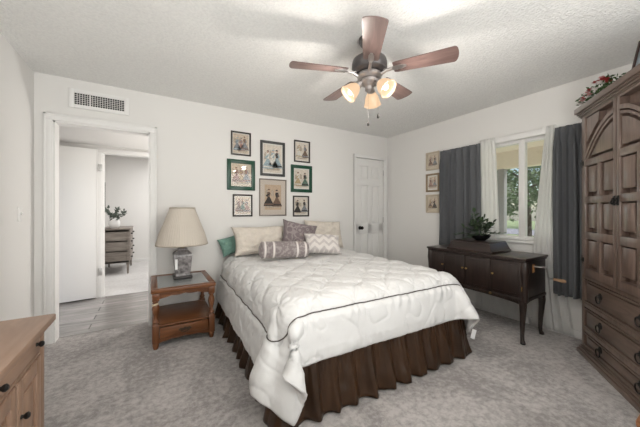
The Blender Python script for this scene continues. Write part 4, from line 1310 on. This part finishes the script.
# local x towards the room, front at x=+.25
mb = MB(); mb.bb(-.26, .277, -.64, .66, .752, .780, .006); mb.bb(-.26, .265, -.62, .645, .738, .753, .005); mb.build('top', M_sb, sb)
mb = MB(); mb.bb(-.255, .235, -.60, .62, .06, .74, .003); mb.bb(-.255, .24, -.605, .625, 0, .06, .004)
mb.bb(.235, .250, .572, .622, .06, .738, .003); mb.bb(.235, .250, -.602, -.552, .06, .738, .003); mb.bb(.235, .2495, -.56, .58, .655, .668, .002); mb.bb(.235, .2495, -.56, .58, .06, .085, .002)
for y in (-.185, .117): mb.bb(.235, .2494, y - .014, y + .014, .06, .738, .002)
mb.build('case', M_sbz, sb)
def knob(mb, x, y, z): mb.lathe([(.007, 0), (.005, .006), (.010, .011), (.011, .017), (.006, .022)], 14, (x, y, z), axis=(1, 0, 0))
for (y0_, y1_) in ((-.548, -.203), (-.167, .102), (.132, .568)):
    mb = MB(); mb.bb(.236, .252, y0_, y1_, .672, .733, .004); d = mb.build('drawer', M_sb, sb)
    for ky in (y0_ + .09, y1_ - .045):
        mb = MB(); knob(mb, .252, ky, .71); mb.build('knob', M_iron, d)
for (y0_, y1_, ky) in ((-.548, -.203, -.23), (-.167, .102, -.14), (.132, .345, .16), (.353, .568, .376)):
    mb = MB(); mb.bb(.236, .243, y0_, y1_, .09, .652, .001)
    for a, b in ((y0_, y0_ + .045), (y1_ - .045, y1_)): mb.bb(.240, .254, a, b, .09, .652, .003)
    for a, b in ((.09, .14), (.602, .652)): mb.bb(.240, .2538, y0_ + .04, y1_ - .04, a, b, .003)
    mb.bb(.240, .249, y0_ + .06, y1_ - .06, .16, .582, .006)
    d = mb.build('door', M_sbz, sb)
    mb = MB(); knob(mb, .254, ky, .534); mb.build('knob', M_iron, d)

# ------------------------------------------------------------------ footstool at the lower right corner
fs = thing('footstool', 'wooden topped green upholstered footstool in the lower right corner of the photo', 'footstool', (1.86, .06, -.0))
M_fs = wood('cherry_wood', (.20, .075, .03), (.33, .14, .06), 'X', 7, rough=.3)
mb = MB(); mb.bb(-.22, .21, -.22, .22, .345, .378, .010); mb.build('top', M_fs, fs)
mb = MB(); mb.bb(-.205, .195, -.205, .205, .10, .345, .012); mb.build('upholstery', plain('sage_fabric', (.22, .30, .20), .9, var=.15, vscale=40, bump=.3, bscale=120), fs)
for sx in (-1, 1):
    for sy in (-1, 1):
        MB().lathe([(.022, .10), (.026, .07), (.016, .03), (.018, 0)], 14, (sx * .17, sy * .17, 0)).build('leg', M_fs, fs)

# ------------------------------------------------------------------ far room
M_gd = wood('weathered_grey_wood', (.16, .135, .115), (.28, .245, .215), 'X', 6, rough=.5)
dk = thing('dresser', 'weathered grey dresser on tapered legs in the room beyond the hall', 'dresser', (-.585, 6.82, .006))
mb = MB(); mb.bb(-.225, .215, -.46, .46, .21, .835, .004); mb.build('case', M_gd, dk)
mb = MB(); mb.bb(-.235, .235, -.48, .48, .835, .862, .005); mb.build('top', M_gd, dk)
mb = MB()
for sx in (-1, 1):
    for q0, q1 in ((.22, .25), (.42, .44), (.61, .63), (.80, .83)): mb.bb(-.22, .21, -.468, -.458, q0, q1, .002)
mb.bb(-.222, -.18, -.468, -.458, .215, .832, .002); mb.bb(.17, .212, -.468, -.458, .215, .832, .002)
mb.build('end_panel', M_gd, dk)
for sx in (-1, 1):
    for sy in (-1, 1):
        mb = MB(); mb.lathe([(.028, .215), (.030, .19), (.020, .15), (.016, .02), (.014, 0)], 12, (sx * .19, sy * .43, 0)); mb.build('leg', M_gd, dk)
for z0_ in (.235, .385, .535, .685):
    mb = MB(); mb.bb(.213, .226, -.43, .43, z0_, z0_ + .135, .003); d = mb.build('drawer', M_gd, dk)
    for y in (-.28, .28):
        MB().lathe([(.010, 0), (.008, .01), (.017, .018), (.016, .028), (.006, .034)], 12, (.226, y, z0_ + .068), axis=(1, 0, 0)).build('knob', M_iron, d)
vs_ = thing('flower_vase', 'white vase of grey green leaves standing on the far dresser', 'vase', (-.62, 6.55, .868))
MB().lathe([(.05, 0), (.075, .02), (.095, .08), (.09, .13), (.06, .17), (.055, .19), (.065, .205), (.055, .204), (.045, .18)], 24).build('vase', plain('white_ceramic', (.80, .79, .78), .3), vs_)
rs = random.Random(9)
M_fl = plain('dusty_leaf', (.11, .13, .11), .8, var=.35, vscale=20)
for k in range(12):
    a = k * 2.4; el = rs.uniform(.5, 1.4); L_ = rs.uniform(.14, .26)
    d = Vector((math.cos(a) * math.cos(el), math.sin(a) * math.cos(el), math.sin(el)))
    mb = MB(); st = [Vector((0, 0, .15)) + d * (L_ + .05) * q / 4 for q in range(5)]
    mb.tube(st, .003, 5)
    for q in range(1, 5):
        for w_ in range(3):
            ld = (d + Vector((rs.gauss(0, .8), rs.gauss(0, .8), rs.gauss(0, .5)))).normalized(); wd_ = ld.cross(Vector((rs.gauss(0, 1), rs.gauss(0, 1), 1))).normalized(); ll = rs.uniform(.05, .09); p = st[q]
            mb.bm.faces.new([mb.bm.verts.new(x_) for x_ in (p, p + ld * ll * .5 + wd_ * ll * .3, p + ld * ll, p + ld * ll * .5 - wd_ * ll * .3)])
    mb.build('spray', M_fl, vs_, ang=180)
mr = thing('wall_mirror', 'dark framed mirror on the far room wall above the dresser, edge just visible', 'mirror', (-.90, 7.26, 1.22))
mb = MB()
for y0_, y1_, z0_, z1_ in ((-.30, -.26, 0, .60), (.26, .30, 0, .60), (-.30, .30, 0, .04), (-.30, .30, .56, .60)): mb.bb(0, .03, y0_, y1_, z0_, z1_, .004)
mb.build('frame', M_fblack, mr)
MB().bb(.002, .010, -.265, .265, .035, .565).build('mirror_glass', plain('mirror', (.8, .8, .8), .03, metal=1), mr)
